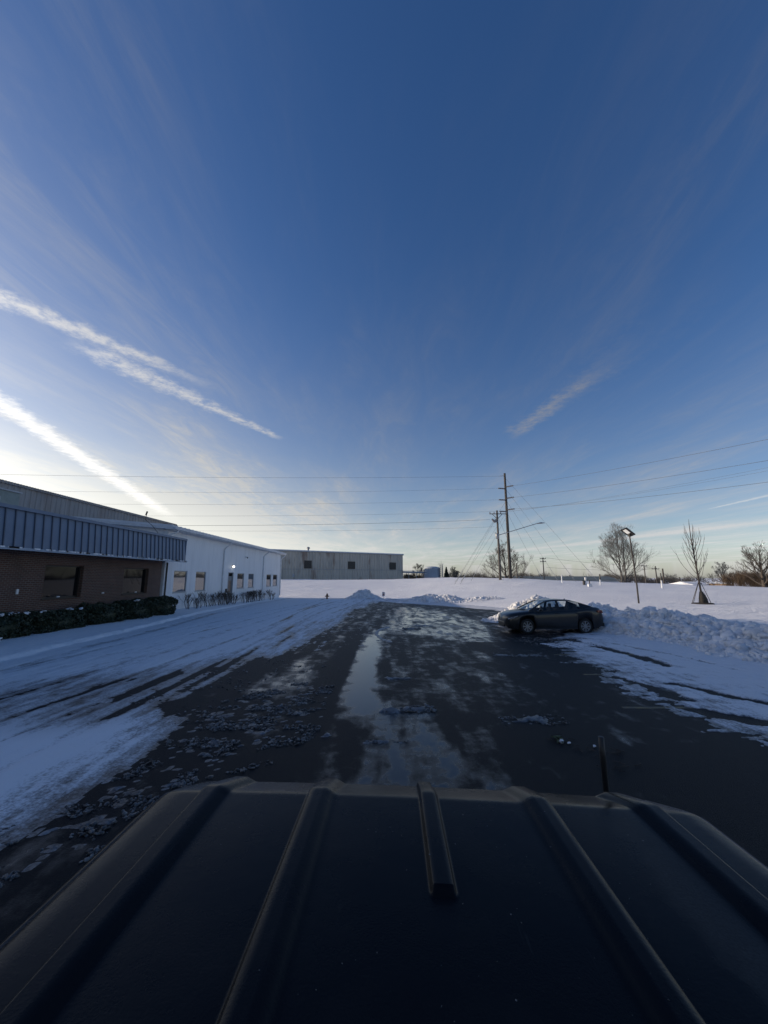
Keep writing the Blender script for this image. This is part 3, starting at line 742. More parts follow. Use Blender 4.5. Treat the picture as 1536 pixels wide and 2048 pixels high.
# ------------------------------------------------------------------ white metal building
GW = -0.9
wb = empty('white_metal_building', (-16, 28.3, GW), 0, 'long white metal building with gutter, downspouts and a row of small windows', 'building')
def wl(x, y, z): return (x + 16, y - 28.3, z - GW)
RS = 0.085                                   # roof slope
Y0, Y1 = 28.3, 60.0
def wall_with_holes(name, yz_holes, y0, y1, z0, z1, x, th, mt, parent, loc, name_='wall'):
    """a wall in the plane x, thickness th towards -x, with rectangular openings"""
    ys = sorted({y0, y1, *[h[0] for h in yz_holes], *[h[1] for h in yz_holes]})
    zs = sorted({z0, z1, *[h[2] for h in yz_holes], *[h[3] for h in yz_holes]})
    vid = {}; vs = []; fs = []
    def v(i, j, k):
        if (i, j, k) not in vid:
            vid[(i, j, k)] = len(vs); vs.append(loc(x - th * k, ys[i], zs[j]))
        return vid[(i, j, k)]
    def hole(i, j):
        if i < 0 or j < 0 or i >= len(ys) - 1 or j >= len(zs) - 1: return True
        cy, cz = (ys[i] + ys[i + 1]) / 2, (zs[j] + zs[j + 1]) / 2
        return any(a < cy < b_ and c < cz < d for a, b_, c, d in yz_holes)
    for i in range(len(ys) - 1):
        for j in range(len(zs) - 1):
            if hole(i, j): continue
            fs.append((v(i, j, 0), v(i + 1, j, 0), v(i + 1, j + 1, 0), v(i, j + 1, 0)))
            fs.append((v(i, j + 1, 1), v(i + 1, j + 1, 1), v(i + 1, j, 1), v(i, j, 1)))
            for di, dj, e in ((-1, 0, ((i, j), (i, j + 1))), (1, 0, ((i + 1, j + 1), (i + 1, j))), (0, -1, ((i + 1, j), (i, j))), (0, 1, ((i, j + 1), (i + 1, j + 1)))):
                if hole(i + di, j + dj):
                    (a, b_), (c, d) = e
                    fs.append((v(a, b_, 0), v(c, d, 0), v(c, d, 1), v(a, b_, 1)))
    return mesh_obj(name_, vs, fs, mt, parent)
WIN = [(29.72, 31.75, 1.28, 2.94), (33.2, 35.1, 1.28, 2.92), (42.6, 44.7, 1.24, 2.88), (46.1, 48.0, 1.24, 2.87), (53.2, 55.4, 1.20, 2.84), (56.3, 58.6, 1.20, 2.84)]
DOOR = (40.1, 41.35, -0.30, 2.90)
wall_with_holes('wall', WIN + [DOOR], Y0, Y1, GW, 6.05, -16, 0.22, M['white_siding'], wb, wl)
# back part of the shell: gable ends, rear and floor so that no light leaks through
f3 = lambda a, b_, d: wl(a, d, b_)
gab = [(-16.25, GW), (-16.25, 6.02), (-26, 6.02 + 10 * RS), (-35.2, 6.02 + 0.7 * RS), (-35.2, GW)]
MB().prism(gab, Y0, Y0 + 0.2, f3).build('gable_wall', M['white_siding'], wb)
MB().prism(gab, Y1 - 0.2, Y1, f3).build('gable_wall', M['white_siding'], wb)
MB().box(wl(-35.3, Y0, GW), wl(-35.1, Y1, 6.0)).build('rear_wall', M['white_siding'], wb)
MB().box(wl(-20.0, Y0 + 0.3, GW), wl(-19.9, Y1 - 0.3, 5.6)).build('inner_wall', M['pale_metal'], wb)
rf = [(-15.45, 6.08), (-15.45, 6.20), (-26, 6.20 + 10.55 * RS), (-35.6, 6.20 + 0.95 * RS), (-35.6, 6.08 + 0.95 * RS), (-26, 6.08 + 10.55 * RS)]
roof = MB().prism(rf, Y0 - 0.35, Y1 + 0.35, f3).build('roof', M['roof_white'], wb)
mb = MB()
for i in range(53):
    y = Y0 - 0.3 + i * 0.61
    mb.prism([(-15.46, 6.203), (-15.46, 6.235), (-26, 6.235 + 10.54 * RS), (-26, 6.203 + 10.54 * RS)], y, y + 0.05, f3)
mb.build('roof_seams', M['roof_white'], wb)
rk = [(-15.45, 5.90), (-15.45, 6.075), (-26, 6.075 + 10.55 * RS), (-26, 5.90 + 10.55 * RS)]
MB().prism(rk, Y0 - 0.36, Y0 - 0.30, f3).build('rake_trim', M['white_trim'], wb)
MB().prism(rk, Y1 + 0.30, Y1 + 0.36, f3).build('rake_trim', M['white_trim'], wb)
gut = [(-15.43, 5.90), (-15.25, 5.92), (-15.20, 6.10), (-15.23, 6.11), (-15.28, 5.95), (-15.41, 5.93), (-15.41, 6.06), (-15.43, 6.06)]
MB().prism(gut, Y0 - 0.35, Y1 + 0.35, f3).build('gutter', M['white_trim'], wb)
MB().box(wl(-15.99, Y0 - 0.2, 5.88), wl(-15.46, Y1 + 0.2, 5.92)).build('soffit', M['white_trim'], wb)
for y in (38.6, 51.4, 60.1):
    MB().tube([wl(-15.33, y, 5.93), wl(-15.36, y, 5.70), wl(-15.80, y, 5.35), wl(-15.92, y, 5.15), wl(-15.92, y, -0.25)], 0.065, 6).build('downspout', M['white_trim'], wb)
MB().tube([wl(-15.33, 28.6, 5.95), wl(-15.40, 28.5, 5.72), wl(-15.88, 28.15, 5.45), wl(-15.9, 28.12, 5.2)], 0.065, 6).build('downspout', M['white_trim'], wb)
MB().tube([wl(-15.92, 28.55, 3.5), wl(-15.92, 28.55, -0.25)], 0.055, 6).build('downspout', M['bronze'], wb)
for y in (Y0 + 0.06, Y1 - 0.06):
    MB().box(wl(-15.995, y - 0.055, GW), wl(-15.96, y + 0.055, 5.87)).build('corner_trim', M['white_trim'], wb)
def window(parent, loc, y0, y1, z0, z1, x, fm, gm, rec=0.11, fw=0.06, blind=None):
    wn = MB()
    for lo, hi in (((x - rec, y0, z0), (x - rec + 0.05, y0 + fw, z1)), ((x - rec, y1 - fw, z0), (x - rec + 0.05, y1, z1)), ((x - rec, y0 + fw, z0), (x - rec + 0.05, y1 - fw, z0 + fw)), ((x - rec, y0 + fw, z1 - fw), (x - rec + 0.05, y1 - fw, z1))):
        wn.box(loc(*lo), loc(*hi))
    w_ = wn.build('window', fm, parent)
    MB().box(loc(x - rec + 0.012, y0 + fw, z0 + fw), loc(x - rec + 0.026, y1 - fw, z1 - fw)).build('pane', gm, w_)
    MB().box(loc(x - rec + 0.055, y0 - 0.03, z0 - 0.045), loc(x + 0.05, y1 + 0.03, z0 - 0.003)).build('sill', fm, w_)
    return w_
for wn in WIN: window(wb, wl, *wn, -16, M['grey_frame'], M['win_glass'])
# door, lamp over it, camera and handle
y0, y1, z0, z1 = DOOR
d_ = MB().box(wl(-16.13, y0 + 0.05, z0), wl(-16.08, y1 - 0.05, z1 - 0.35)).build('door', M['door_grey'], wb)
MB().box(wl(-16.079, y0 + 0.22, 0.95), wl(-16.07, y1 - 0.22, 2.1)).build('door_glass', M['dark_glass'], d_)
MB().tube([wl(-16.06, y0 + 0.14, 0.85), wl(-16.02, y0 + 0.14, 0.88), wl(-16.02, y0 + 0.14, 1.12), wl(-16.06, y0 + 0.14, 1.15)], 0.012, 6).build('handle', M['galv'], d_)
MB().box(wl(-16.14, y0 + 0.05, z1 - 0.34), wl(-16.07, y1 - 0.05, z1 - 0.02)).build('transom', M['dark_glass'], wb)
fr = MB()
fr.box(wl(-16.15, y0 - 0.06, z0), wl(-15.97, y0 + 0.045, z1 + 0.06)); fr.box(wl(-16.15, y1 - 0.045, z0), wl(-15.97, y1 + 0.06, z1 + 0.06)); fr.box(wl(-16.15, y0 + 0.046, z1 - 0.019), wl(-15.97, y1 - 0.046, z1 + 0.06))
fr.build('door_frame', M['grey_frame'], wb)
lampm = mat('lit_lamp_lens', (0.9, 0.9, 0.85), 0.4); bb = lampm.node_tree.nodes['Principled BSDF']; bb.inputs['Emission Color'].default_value = (1, 0.95, 0.85, 1); bb.inputs['Emission Strength'].default_value = 3.0
M['lamp_lens'] = lampm
wlmp = empty('wall_lamp', (-15.99, 41.0, 3.55), 0, 'small lit wall lamp above the door of the white building', 'lamp')
MB().box((0, -0.13, -0.13), (0.05, 0.13, 0.17)).build('back_plate', M['bronze'], wlmp, bevel=0.01)
MB().lathe([(0.0, -0.12), (0.07, -0.10), (0.11, -0.03), (0.115, 0.04), (0.07, 0.09), (0.0, 0.1)], 12, Matrix.Translation((0.14, 0, 0))).build('lens', M['lamp_lens'], wlmp, True)
MB().tube([(0.03, 0, 0.12), (0.10, 0, 0.14), (0.14, 0, 0.08)], 0.02, 6).build('bracket', M['bronze'], wlmp)
cm = empty('security_camera', (-15.99, 44.8, 4.75), 0, 'small security camera high on the white wall right of the door', 'camera')
MB().box((0, -0.05, -0.05), (0.04, 0.05, 0.05)).build('mount', M['pale_metal'], cm)
MB().tube([(0.02, 0, 0), (0.2, -0.05, -0.03)], 0.02, 6).build('arm', M['pale_metal'], cm)
MB().tube([(0.16, 0.15, -0.02), (0.3, -0.28, -0.11)], [0.055, 0.06], 10).build('housing', M['bronze'], cm)
ib = MB().box((-15.995, 39.55, 0.95), (-15.90, 39.85, 1.3)).build('meter_box', M['bronze'], None, bevel=0.01)
tag(ib, 'small dark box on the white wall left of the grey door', 'box')
# whip of cable and a bent vent pipe standing on the eave corner
vp = empty('eave_antenna', (-15.9, 27.2, 6.25), 0, 'thin bent cable mast standing at the near corner of the white roof', 'antenna')
MB().tube([(0, 0, -1.15), (-0.1, -0.1, -0.7), (-0.3, -0.5, -0.25), (-0.52, -1.0, 0.1), (-0.42, -1.05, 0.52)], 0.018, 6).build('mast', M['bronze'], vp)
MB().tube([(-0.50, -1.02, 0.40), (-0.40, -1.06, 0.66)], 0.05, 6).build('tip', M['bronze'], vp)

# ------------------------------------------------------------------ brick office with the blue seamed canopy
bo = empty('brick_office', (-16, 14, -0.4), 0, 'brown brick office with a blue grey standing seam metal canopy', 'building')
def bl(x, y, z): return (x + 16, y - 14, z + 0.4)
BW = [(18.4, 20.75, 1.42, 3.02), (24.0, 26.5, 1.40, 3.02), (11.0, 13.4, 1.42, 3.02)]
wall_with_holes('wall', BW, 4.0, 28.02, -0.4, 5.0, -16, 0.32, M['brick'], bo, bl)
MB().box(bl(-35, 27.8, -0.4), bl(-16.33, 28.02, 5.0)).build('side_wall', M['brick'], bo)
MB().box(bl(-35, 4.0, -0.4), bl(-16.33, 4.3, 5.0)).build('side_wall', M['brick'], bo)
MB().box(bl(-35, 4.31, -0.4), bl(-34.7, 27.79, 5.0)).build('rear_wall', M['brick'], bo)
MB().box(bl(-21, 4.31, -0.3), bl(-20.9, 27.79, 4.7)).build('inner_wall', M['bronze'], bo)
MB().box(bl(-35, 4.0, 5.003), bl(-15.2, 28.02, 5.06)).build('roof', M['pale_metal'], bo)
for wn in BW: window(bo, bl, *wn, -16, M['bronze'], M['dark_glass'], rec=0.24, fw=0.07)
can = MB().box(bl(-16, 14.25, 3.60), bl(-14.63, 28.55, 3.66)).build('canopy', M['blue_trim'], bo)
tag(can, 'blue grey seamed metal canopy')
cz0, cz1, cx0, cx1 = 3.60, 5.10, -14.60, -14.72
def cx(z): return cx0 + (cx1 - cx0) * (z - cz0) / (cz1 - cz0)
npan = 33; pw = (28.5 - 14.3) / npan
pme = None; sme = None
for i in range(npan):
    y = 14.3 + i * pw
    if pme is None:
        o = MB().prism([(cx(cz0), cz0), (cx(cz1), cz1), (cx(cz1) - 0.03, cz1), (cx(cz0) - 0.03, cz0)], 0.012, pw - 0.012, lambda a, b_, d: (a + 16, d, b_ + 0.4)).build('panel', M['blue_metal'], can); pme = o.data
    else:
        o = bpy.data.objects.new('panel', pme); COL.objects.link(o); o.parent = can
    o.location = (0, y - 14, 0)
    if sme is None:
        s_ = MB().prism([(cx(cz0) + 0.05, cz0 - 0.01), (cx(cz1) + 0.05, cz1), (cx(cz1) - 0.02, cz1), (cx(cz0) - 0.02, cz0 - 0.01)], -0.017, 0.017, lambda a, b_, d: (a + 16, d, b_ + 0.4)).build('seam', M['blue_seam'], can); sme = s_.data
    else:
        s_ = bpy.data.objects.new('seam', sme); COL.objects.link(s_); s_.parent = can
    s_.location = (0, y - 14, 0)
MB().box(bl(-14.78, 14.25, 5.10), bl(-14.60, 28.56, 5.24)).build('cap_flashing', M['blue_metal'], can)
MB().box(bl(-14.64, 14.25, 3.50), bl(-14.53, 28.56, 3.60)).build('bottom_trim', M['blue_trim'], can)
MB().box(bl(-15.99, 28.50, 3.67), bl(-14.63, 28.56, 5.1)).build('end_panel', M['blue_metal'], can)
MB().box(bl(-15.99, 14.25, 3.67), bl(-14.66, 14.29, 5.1)).build('end_panel', M['blue_metal'], can)
MB().box(bl(-16.0, 14.3, 5.12), bl(-14.79, 28.5, 5.17)).build('canopy_top', M['pale_metal'], can)
mb = MB()
rs = random.Random(4)
for i in range(60):                           # crust of frost and drips along the lower trim
    y = 14.3 + rs.random() * 14.1
    mb.box(bl(-14.53, y, 3.56), bl(-14.50, y + 0.1 + rs.random() * 0.3, 3.62))
tag(mb.build('frost_crust', M['snow'], can), kind='stuff')
# lighter entrance canopy beside it, cut by the left edge of the picture
ec = empty('entrance_canopy', (-16, 9, 3.4), 0, 'pale grey entrance canopy end at the left edge beside the blue canopy', 'canopy')
MB().box((0.003, -0.8, 0.18), (1.55, 5.02, 1.35)).build('fascia', M['pale_metal'], ec)
MB().box((0.003, -0.8, 1.35), (1.62, 5.1, 1.42)).build('cap', M['blue_trim'], ec)
MB().box((0.003, -0.8, 0.12), (1.6, 5.06, 0.18)).build('soffit', M['white_trim'], ec)
for yy in (-0.5, 4.6):
    MB().box((1.3, yy - 0.09, -3.9), (1.48, yy + 0.09, 0.12)).build('post', M['white_trim'], ec)
ru = empty('rooftop_unit', (-17.6, 16.4, 5.06), 0, 'pale green rooftop ventilation unit at the left edge above the canopy', 'ventilation unit')
MB().box((-0.9, -1.3, 0.1), (0.9, 0.9, 1.15)).build('cabinet', varied('pale_green_cabinet', (0.22, 0.27, 0.26), (0.17, 0.21, 0.20), 0.5, 3), ru, bevel=0.02)
MB().box((-0.95, -1.35, 1.15), (0.95, 0.95, 1.22)).build('lid', M['pale_metal'], ru)
MB().box((0.901, -1.1, 0.25), (0.93, 0.0, 0.85)).build('louvre', M['pale_metal'], ru)
MB().box((-0.8, -1.2, 0.0), (0.8, 0.8, 0.1)).build('base_rail', M['galv'], ru)
# small white plates on the brick
for (y, z, dy, dz), lb in (((17.05, 1.70, .10, .22), 'upright white plate on the brick wall left of the larger office window'), ((19.2, 1.46, .16, .06), 'small white plate at the foot of the left office window'),
                    ((22.25, 1.52, .15, .07), 'small white fitting on the brick between the two office windows'), ((25.2, 1.46, .13, .07), 'small white plate at the foot of the right office window')):
    o = MB().box((-15.997, y, z), (-15.94, y + dy, z + dz)).build('wall_plate', M['white_trim'], None, bevel=0.008)
    tag(o, lb, 'wall plate', 'white plates on the brick office')
ub = empty('utility_box', (-13.0, 13.05, 0.05), 0, 'pale utility box at the left edge in front of the hedge', 'utility box')
MB().box((-0.25, -0.3, 0.0), (0.25, 0.3, 0.36)).build('cabinet', M['pale_metal'], ub, bevel=0.02)
MB().box((-0.27, -0.32, 0.36), (0.27, 0.32, 0.40)).build('lid', M['white_trim'], ub)
MB().box((-0.3, -0.35, -0.3), (0.3, 0.35, 0.0)).build('plinth', M['pale_metal'], ub)

# ------------------------------------------------------------------ far corrugated warehouse on the rise
A = Vector((-33.5, 118.0)); B = Vector((6.9, 142.3)); A = B + (A - B) * 1.5
uu = (B - A).normalized(); nn = Vector((uu.y, -uu.x))
fw = empty('far_warehouse', (B.x, B.y, 0), 0, 'long grey corrugated warehouse with rust stains on the rise beyond the lot', 'warehouse')
Lw = (B - A).length
def fl(s_, d, z): p = A + uu * s_ + nn * d; return (p.x - B.x, p.y - B.y, z)
p0 = fl(0, 0, 0); p1 = fl(Lw, 0, 0)
corrugated('siding', (p0[0], p0[1]), (p1[0], p1[1]), 5.0, 10.7, 0.95, 0.13, M['corr_far'], fw, nn)
q0 = fl(0, 0.06, 0); q1 = fl(Lw, 0.06, 0)
corrugated('siding', (q0[0], q0[1]), (q1[0], q1[1]), 0.0, 4.97, 0.95, 0.13, M['corr_far'], fw, nn)
MB().prism([fl(0, -0.04, 0)[:2], fl(Lw, -0.04, 0)[:2], fl(Lw, -30, 0)[:2], fl(0, -30, 0)[:2]], -1.0, 10.6, lambda a, b_, d: (a, b_, d)).build('shell', M['corr_far'], fw)
MB().prism([fl(-.2, 0.35, 0)[:2], fl(Lw + .2, 0.35, 0)[:2], fl(Lw + .2, -30, 0)[:2], fl(-.2, -30, 0)[:2]], 10.72, 10.98, lambda a, b_, d: (a, b_, d)).build('roof', M['roof_white'], fw)
MB().prism([fl(-.2, 0.38, 0)[:2], fl(Lw + .25, 0.38, 0)[:2], fl(Lw + .25, 0.16, 0)[:2], fl(-.2, 0.16, 0)[:2]], 10.45, 10.71, lambda a, b_, d: (a, b_, d)).build('eave_trim', M['grey_frame'], fw)
MB().prism([fl(0, 0.30, 0)[:2], fl(Lw, 0.30, 0)[:2], fl(Lw, 0.215, 0)[:2], fl(0, 0.215, 0)[:2]], 4.93, 5.06, lambda a, b_, d: (a, b_, d)).build('girt_flashing', M['grey_frame'], fw)
def on_wall(px):                              # where a picture column meets the wall
    k = (px - 768) / 770 * 1.0
    # solve A + s*uu with x / depth = k  (depth ~ y * cos(pitch))
    cp = math.cos(PITCH)
    return (k * A.y * cp - A.x) / (uu.x - k * uu.y * cp)
for x0, x1 in ((607, 622), (695, 709.5), (778.5, 791.5)):
    s0, s1 = on_wall(x0), on_wall(x1)
    wv = MB().prism([fl(s0, 0.16, 0)[:2], fl(s1, 0.16, 0)[:2], fl(s1, 0.24, 0)[:2], fl(s0, 0.24, 0)[:2]], 5.25, 7.75, lambda a, b_, d: (a, b_, d)).build('louvre_window', M['bronze'], fw)
    for k in range(5):
        z_ = 5.35 + k * 0.47
        MB().prism([fl(s0 + .1, 0.245, 0)[:2], fl(s1 - .1, 0.245, 0)[:2], fl(s1 - .1, 0.29, 0)[:2], fl(s0 + .1, 0.29, 0)[:2]], z_, z_ + 0.32, lambda a, b_, d: (a, b_, d)).build('blade', M['grey_frame' if k % 5 == 9 else 'bronze'], wv)
s0 = on_wall(586)
MB().prism([fl(s0 - .3, 0.25, 0)[:2], fl(s0 + .3, 0.25, 0)[:2], fl(s0 + .3, 0.4, 0)[:2], fl(s0 - .3, 0.4, 0)[:2]], 2.6, 3.5, lambda a, b_, d: (a, b_, d)).build('vent_box', M['pale_metal'], fw)
c = fl(on_wall(621), -3, 10.98)
MB().lathe([(0.35, 0), (0.35, 0.7), (0.6, 0.75), (0.6, 1.1), (0.2, 1.35)], 10, Matrix.Translation(c)).build('roof_vent', M['galv'], fw)

# conveyor pipe to a tank, mast, conifer and small trees beside it
pr = at(806, 1144, 139); pl_ = at(850, 1145, 150)
cv_ = empty('conveyor_bridge', (pr.x, pr.y, pr.z), 0, 'thin raised pipe bridge joining the far warehouse and the tank', 'pipe bridge')
MB().tube([(0, 0, 0), pl_ - pr], 0.32, 8).build('pipe', M['galv'], cv_)
for t in (0.25, 0.6, 0.9):
    p = (pl_ - pr) * t
    MB().tube([p, p - Vector((0, 0, 4.2))], 0.12, 6).build('leg', M['galv'], cv_)
MB().tube([Vector((0, 0, 0.62)), (pl_ - pr) + Vector((0, 0, 0.62))], 0.05, 6).build('handrail', M['galv'], cv_)
tk = at(864.5, 1159, 152)
tank = empty('storage_tank', (tk.x, tk.y, tk.z - 0.8), 0, 'pale blue grey cylindrical tank with a low domed top right of the far warehouse', 'tank')
M['tank'] = varied('pale_blue_tank_paint', (0.40, 0.45, 0.50), (0.46, 0.50, 0.54), 0.5, 0.6)
MB().lathe([(3.25, 0), (3.15, 0.3), (2.95, 5.1), (3.0, 5.15), (3.0, 5.35), (2.7, 5.62), (1.5, 5.86), (0.3, 5.94), (0.01, 5.95)], 28).build('shell', M['tank'], tank, True)
for k in range(28):
    a = 2 * math.pi * k / 28
    MB().tube([(3.2 * math.cos(a), 3.2 * math.sin(a), 0.2), (2.99 * math.cos(a), 2.99 * math.sin(a), 5.1)], 0.05, 4).build('stave', M['tank'], tank)
for z in (1.6, 3.2):
    MB().lathe([(3.17 - z * 0.045, z - 0.07), (3.21 - z * 0.045, z - 0.05), (3.21 - z * 0.045, z + 0.05), (3.17 - z * 0.045, z + 0.07)], 28).build('hoop', M['tank'], tank)
ms = at(883, 1158, 150)
mast = empty('ladder_tower', (ms.x, ms.y, ms.z - 0.8), 0, 'slender lattice ladder tower standing against the right side of the tank', 'tower')
for dx_, dy_ in ((-.5, -.5), (.5, -.5), (-.5, .5), (.5, .5)):
    MB().tube([(dx_, dy_, 0), (dx_, dy_, 6.4)], 0.09, 5).build('leg', M['galv'], mast)
mb = MB()
for k in range(8):
    z = 0.5 + k * 0.75
    for a, b_ in (((-.5, -.5), (.5, -.5)), ((-.5, .5), (.5, .5)), ((-.5, -.5), (-.5, .5)), ((.5, -.5), (.5, .5))):
        mb.tube([(a[0], a[1], z), (b_[0], b_[1], z + 0.6)], 0.05, 4); mb.tube([(a[0], a[1], z), (b_[0], b_[1], z)], 0.05, 4)
mb.build('bracing', M['galv'], mast)
MB().tube([(0, 0, 6.2), (0, 0, 7.8)], 0.06, 5).tube([(-1.3, 0, 6.6), (1.0, 0, 6.6)], 0.07, 5).build('top_cross', M['galv'], mast)

# ------------------------------------------------------------------ trees
def seg_mesh(segs, n=4):
    """tapered sticks as one mesh; segs: array (k, 8) = p0, p1, r0, r1"""
    S = np.asarray(segs, float); p0, p1, r0, r1 = S[:, :3], S[:, 3:6], S[:, 6], S[:, 7]
    t = p1 - p0; t /= np.linalg.norm(t, axis=1)[:, None] + 1e-9
    ref = np.where(np.abs(t[:, 2:3]) < 0.9, np.array([[0, 0, 1.0]]), np.array([[1.0, 0, 0]]))
    a = np.cross(t, ref); a /= np.linalg.norm(a, axis=1)[:, None]; c = np.cross(t, a)
    q = 2 * np.pi * np.arange(n) / n
    ring = a[:, None] * np.cos(q)[None, :, None] + c[:, None] * np.sin(q)[None, :, None]
    V = np.concatenate([p0[:, None] + ring * r0[:, None, None], p1[:, None] + ring * r1[:, None, None]], 1)
    k = np.arange(n); F = np.stack([k, (k + 1) % n, n + (k + 1) % n, n + k], 1)
    F = (F[None] + (np.arange(len(S)) * 2 * n)[:, None, None]).reshape(-1, 4)
    return V.reshape(-1, 3), F

def grow(rng, p, d, length, rad, depth, out, spread=0.6, up=0.12, nb=(2, 4), decay=0.72, rdecay=0.62, bend=0.16, nseg=4, rmin=0.006):
    d = Vector(d).normalized(); p = Vector(p); step = length / nseg
    for i in range(nseg):
        nd = (d + Vector((rng.uniform(-1, 1), rng.uniform(-1, 1), rng.uniform(-0.6, 1))) * bend + Vector((0, 0, up * 0.5))).normalized()
        q_ = p + nd * step
        r0 = max(rad * (1 - 0.45 * i / nseg), rmin); r1 = max(rad * (1 - 0.45 * (i + 1) / nseg), rmin)
        out.append((*p, *q_, r0, r1)); p = q_; d = nd
        if depth > 0 and i >= 1 and rng.random() < 0.85:
            side(rng, p, d, length, r1, depth, out, spread, up, nb, decay, rdecay, bend, nseg, rmin)
    if depth > 0:
        for _ in range(rng.randint(*nb)):
            side(rng, p, d, length, rad * 0.6, depth, out, spread, up, nb, decay, rdecay, bend, nseg, rmin)
def side(rng, p, d, length, rad, depth, out, spread, up, nb, decay, rdecay, bend, nseg, rmin):
    a = rng.uniform(0, 6.283); ref = Vector((0, 0, 1)) if abs(d.z) < 0.9 else Vector((1, 0, 0))
    u = d.cross(ref).normalized(); v = d.cross(u)
    sd = (u * math.cos(a) + v * math.sin(a)); k = spread * rng.uniform(0.7, 1.3)
    nd = d * math.cos(k) + sd * math.sin(k) + Vector((0, 0, up))
    grow(rng, p, nd, length * decay * rng.uniform(0.75, 1.1), rad * rdecay, depth - 1, out, spread, up, nb, decay, rdecay, bend, max(nseg - 1, 2), rmin)

def bare_tree(label, base, height, seed, trunk_frac=0.22, limbs=6, spread=0.75, depth=3, rad=0.3, mt='bark', group='bare trees beyond the snow field', rmin=0.012, wide=1.0, twin=False, tilt0=(0.35, 1.15), up=0.10):
    rng = random.Random(seed)
    e = empty('bare_tree', base, 0, label, 'tree', group)
    tr = []; cr = []
    for kx in ((-0.45, 0.45) if twin else (0.0,)):
        th = height * (0.80 if twin else 0.62); p = Vector((kx, 0, -0.6)); ns = 7
        pts = []
        for i in range(ns):
            q_ = p + Vector((rng.uniform(-.02, .02) * height * 0.4, rng.uniform(-.02, .02) * height * 0.4, (th + 0.6) / ns))
            tr.append((*p, *q_, rad * (1 - 0.62 * i / ns), rad * (1 - 0.62 * (i + 1) / ns))); p = q_; pts.append((Vector(p), rad * (1 - 0.62 * (i + 1) / ns)))
        for j in range(limbs):
            f = trunk_frac + (1 - trunk_frac) * (j + rng.random() * 0.6) / limbs
            idx = min(int(f * ns), ns - 1); bp, br = pts[idx]
            bp = pts[max(idx - 1, 0)][0].lerp(bp, f * ns - idx if f < 1 else 1.0)
            a = j * 2.4 + rng.uniform(-.4, .4); tilt = tilt0[1] + (tilt0[0] - tilt0[1]) * f
            if twin: a = (0 if kx > 0 else math.pi) + rng.uniform(-1.5, 1.5); tilt *= 0.8
            d = Vector((math.cos(a) * math.sin(tilt) * wide, math.sin(a) * math.sin(tilt) * wide, math.cos(tilt)))
            L = height * (0.40 - 0.20 * f) * rng.uniform(0.85, 1.15)
            grow(rng, bp, d, L, br * 0.55, depth, cr, spread * 0.78, up, (2, 3), 0.64, 0.62, 0.13, 5, rmin)
        grow(rng, p, (0, 0, 1), height * 0.22, rad * 0.34, depth, cr, spread * 0.7, up, (2, 4), 0.68, 0.62, 0.15, 4, rmin)
    v, f = seg_mesh(tr, 8); mesh_obj('trunk', v, f, M[mt], e, smooth=True)
    v, f = seg_mesh(cr, 4); mesh_obj('crown', v, f, M[mt], e)
    return e

def based(x, y, s):                            # foot of a far thing, set into the ground below it
    p = at(x, y, s); return Vector((p.x, p.y, gz(p.x, p.y)))
def tree_at(label, x, ytop, s, seed, **kw):
    p = at(x, 1150, s); b_ = Vector((p.x, p.y, gz(p.x, p.y))); top = at(x, ytop, s).z
    return bare_tree(label, b_, top - b_.z, seed, **kw)
tree_at('broad bare oak standing directly behind the two utility poles', 1011, 1090, 120, 11, limbs=15, depth=3, rad=0.42, rmin=0.016, wide=1.2, trunk_frac=0.16, tilt0=(0.45, 1.35), up=0.10)
tree_at('tall twin trunked bare tree behind the parking lot lamp', 1246, 1076, 100, 12, limbs=14, depth=3, rad=0.26, rmin=0.011, twin=True, tilt0=(0.35, 1.2), trunk_frac=0.18, mt='bark_grey')
tree_at('small spreading bare tree right of the staked sapling', 1447, 1128, 95, 13, limbs=11, depth=3, rad=0.26, rmin=0.014, wide=1.3, mt='bark_grey', trunk_frac=0.15, tilt0=(0.5, 1.2))
tree_at('large dark bare oak at the right edge above the brush', 1526, 1092, 72, 14, limbs=16, depth=3, rad=0.36, rmin=0.011, wide=1.3, trunk_frac=0.12, tilt0=(0.5, 1.3), up=0.12)
tree_at('small round bare tree right of the conifer and the tank', 908, 1137, 140, 15, limbs=8, depth=3, rad=0.2, rmin=0.03, wide=1.2, mt='bark_grey')
tree_at('thin bare tree showing above the pipe bridge', 839, 1131, 170, 16, limbs=6, depth=3, rad=0.16, rmin=0.03, mt='bark_grey')

# conifer by the tank
p = based(893, 1157, 138)
cn = empty('conifer_tree', p, 0, 'small dark pointed conifer right of the tank', 'tree')
MB().tube([(0, 0, -0.5), (0, 0, 5.6)], [0.16, 0.03], 6).build('trunk', M['bark'], cn)
r = np.random.RandomState(5); k = 5200; hgt = at(893, 1134, 138).z - p.z
zz = r.rand(k) ** 1.3; rr_ = (1 - zz) * 1.75 * (0.25 + 0.75 * np.sqrt(r.rand(k))) * (0.75 + 0.4 * (np.floor(zz * 9) % 2) * 0.5 + 0.2 * r.rand(k)); aa = r.rand(k) * 6.283
C_ = np.stack([rr_ * np.cos(aa), rr_ * np.sin(aa), 0.35 + zz * (hgt - 0.4)], -1)
def leaves(C, size, rs, droop=0.0):
    n = len(C); d1 = rs.randn(n, 3); d1[:, 2] -= droop; d1 /= np.linalg.norm(d1, axis=1)[:, None]
    d2 = rs.randn(n, 3); d2 -= d1 * (d1 * d2).sum(1)[:, None]; d2 /= np.linalg.norm(d2, axis=1)[:, None]
    s_ = size * (0.6 + 0.8 * rs.rand(n, 1))
    V = np.stack([C - d1 * s_, C + d2 * s_ * 0.45, C + d1 * s_, C - d2 * s_ * 0.45], 1).reshape(-1, 3)
    return V, np.arange(4 * n).reshape(n, 4)
v, f = leaves(C_, 0.22, r, 0.4); mesh_obj('crown', v, f, M['conifer'], cn)

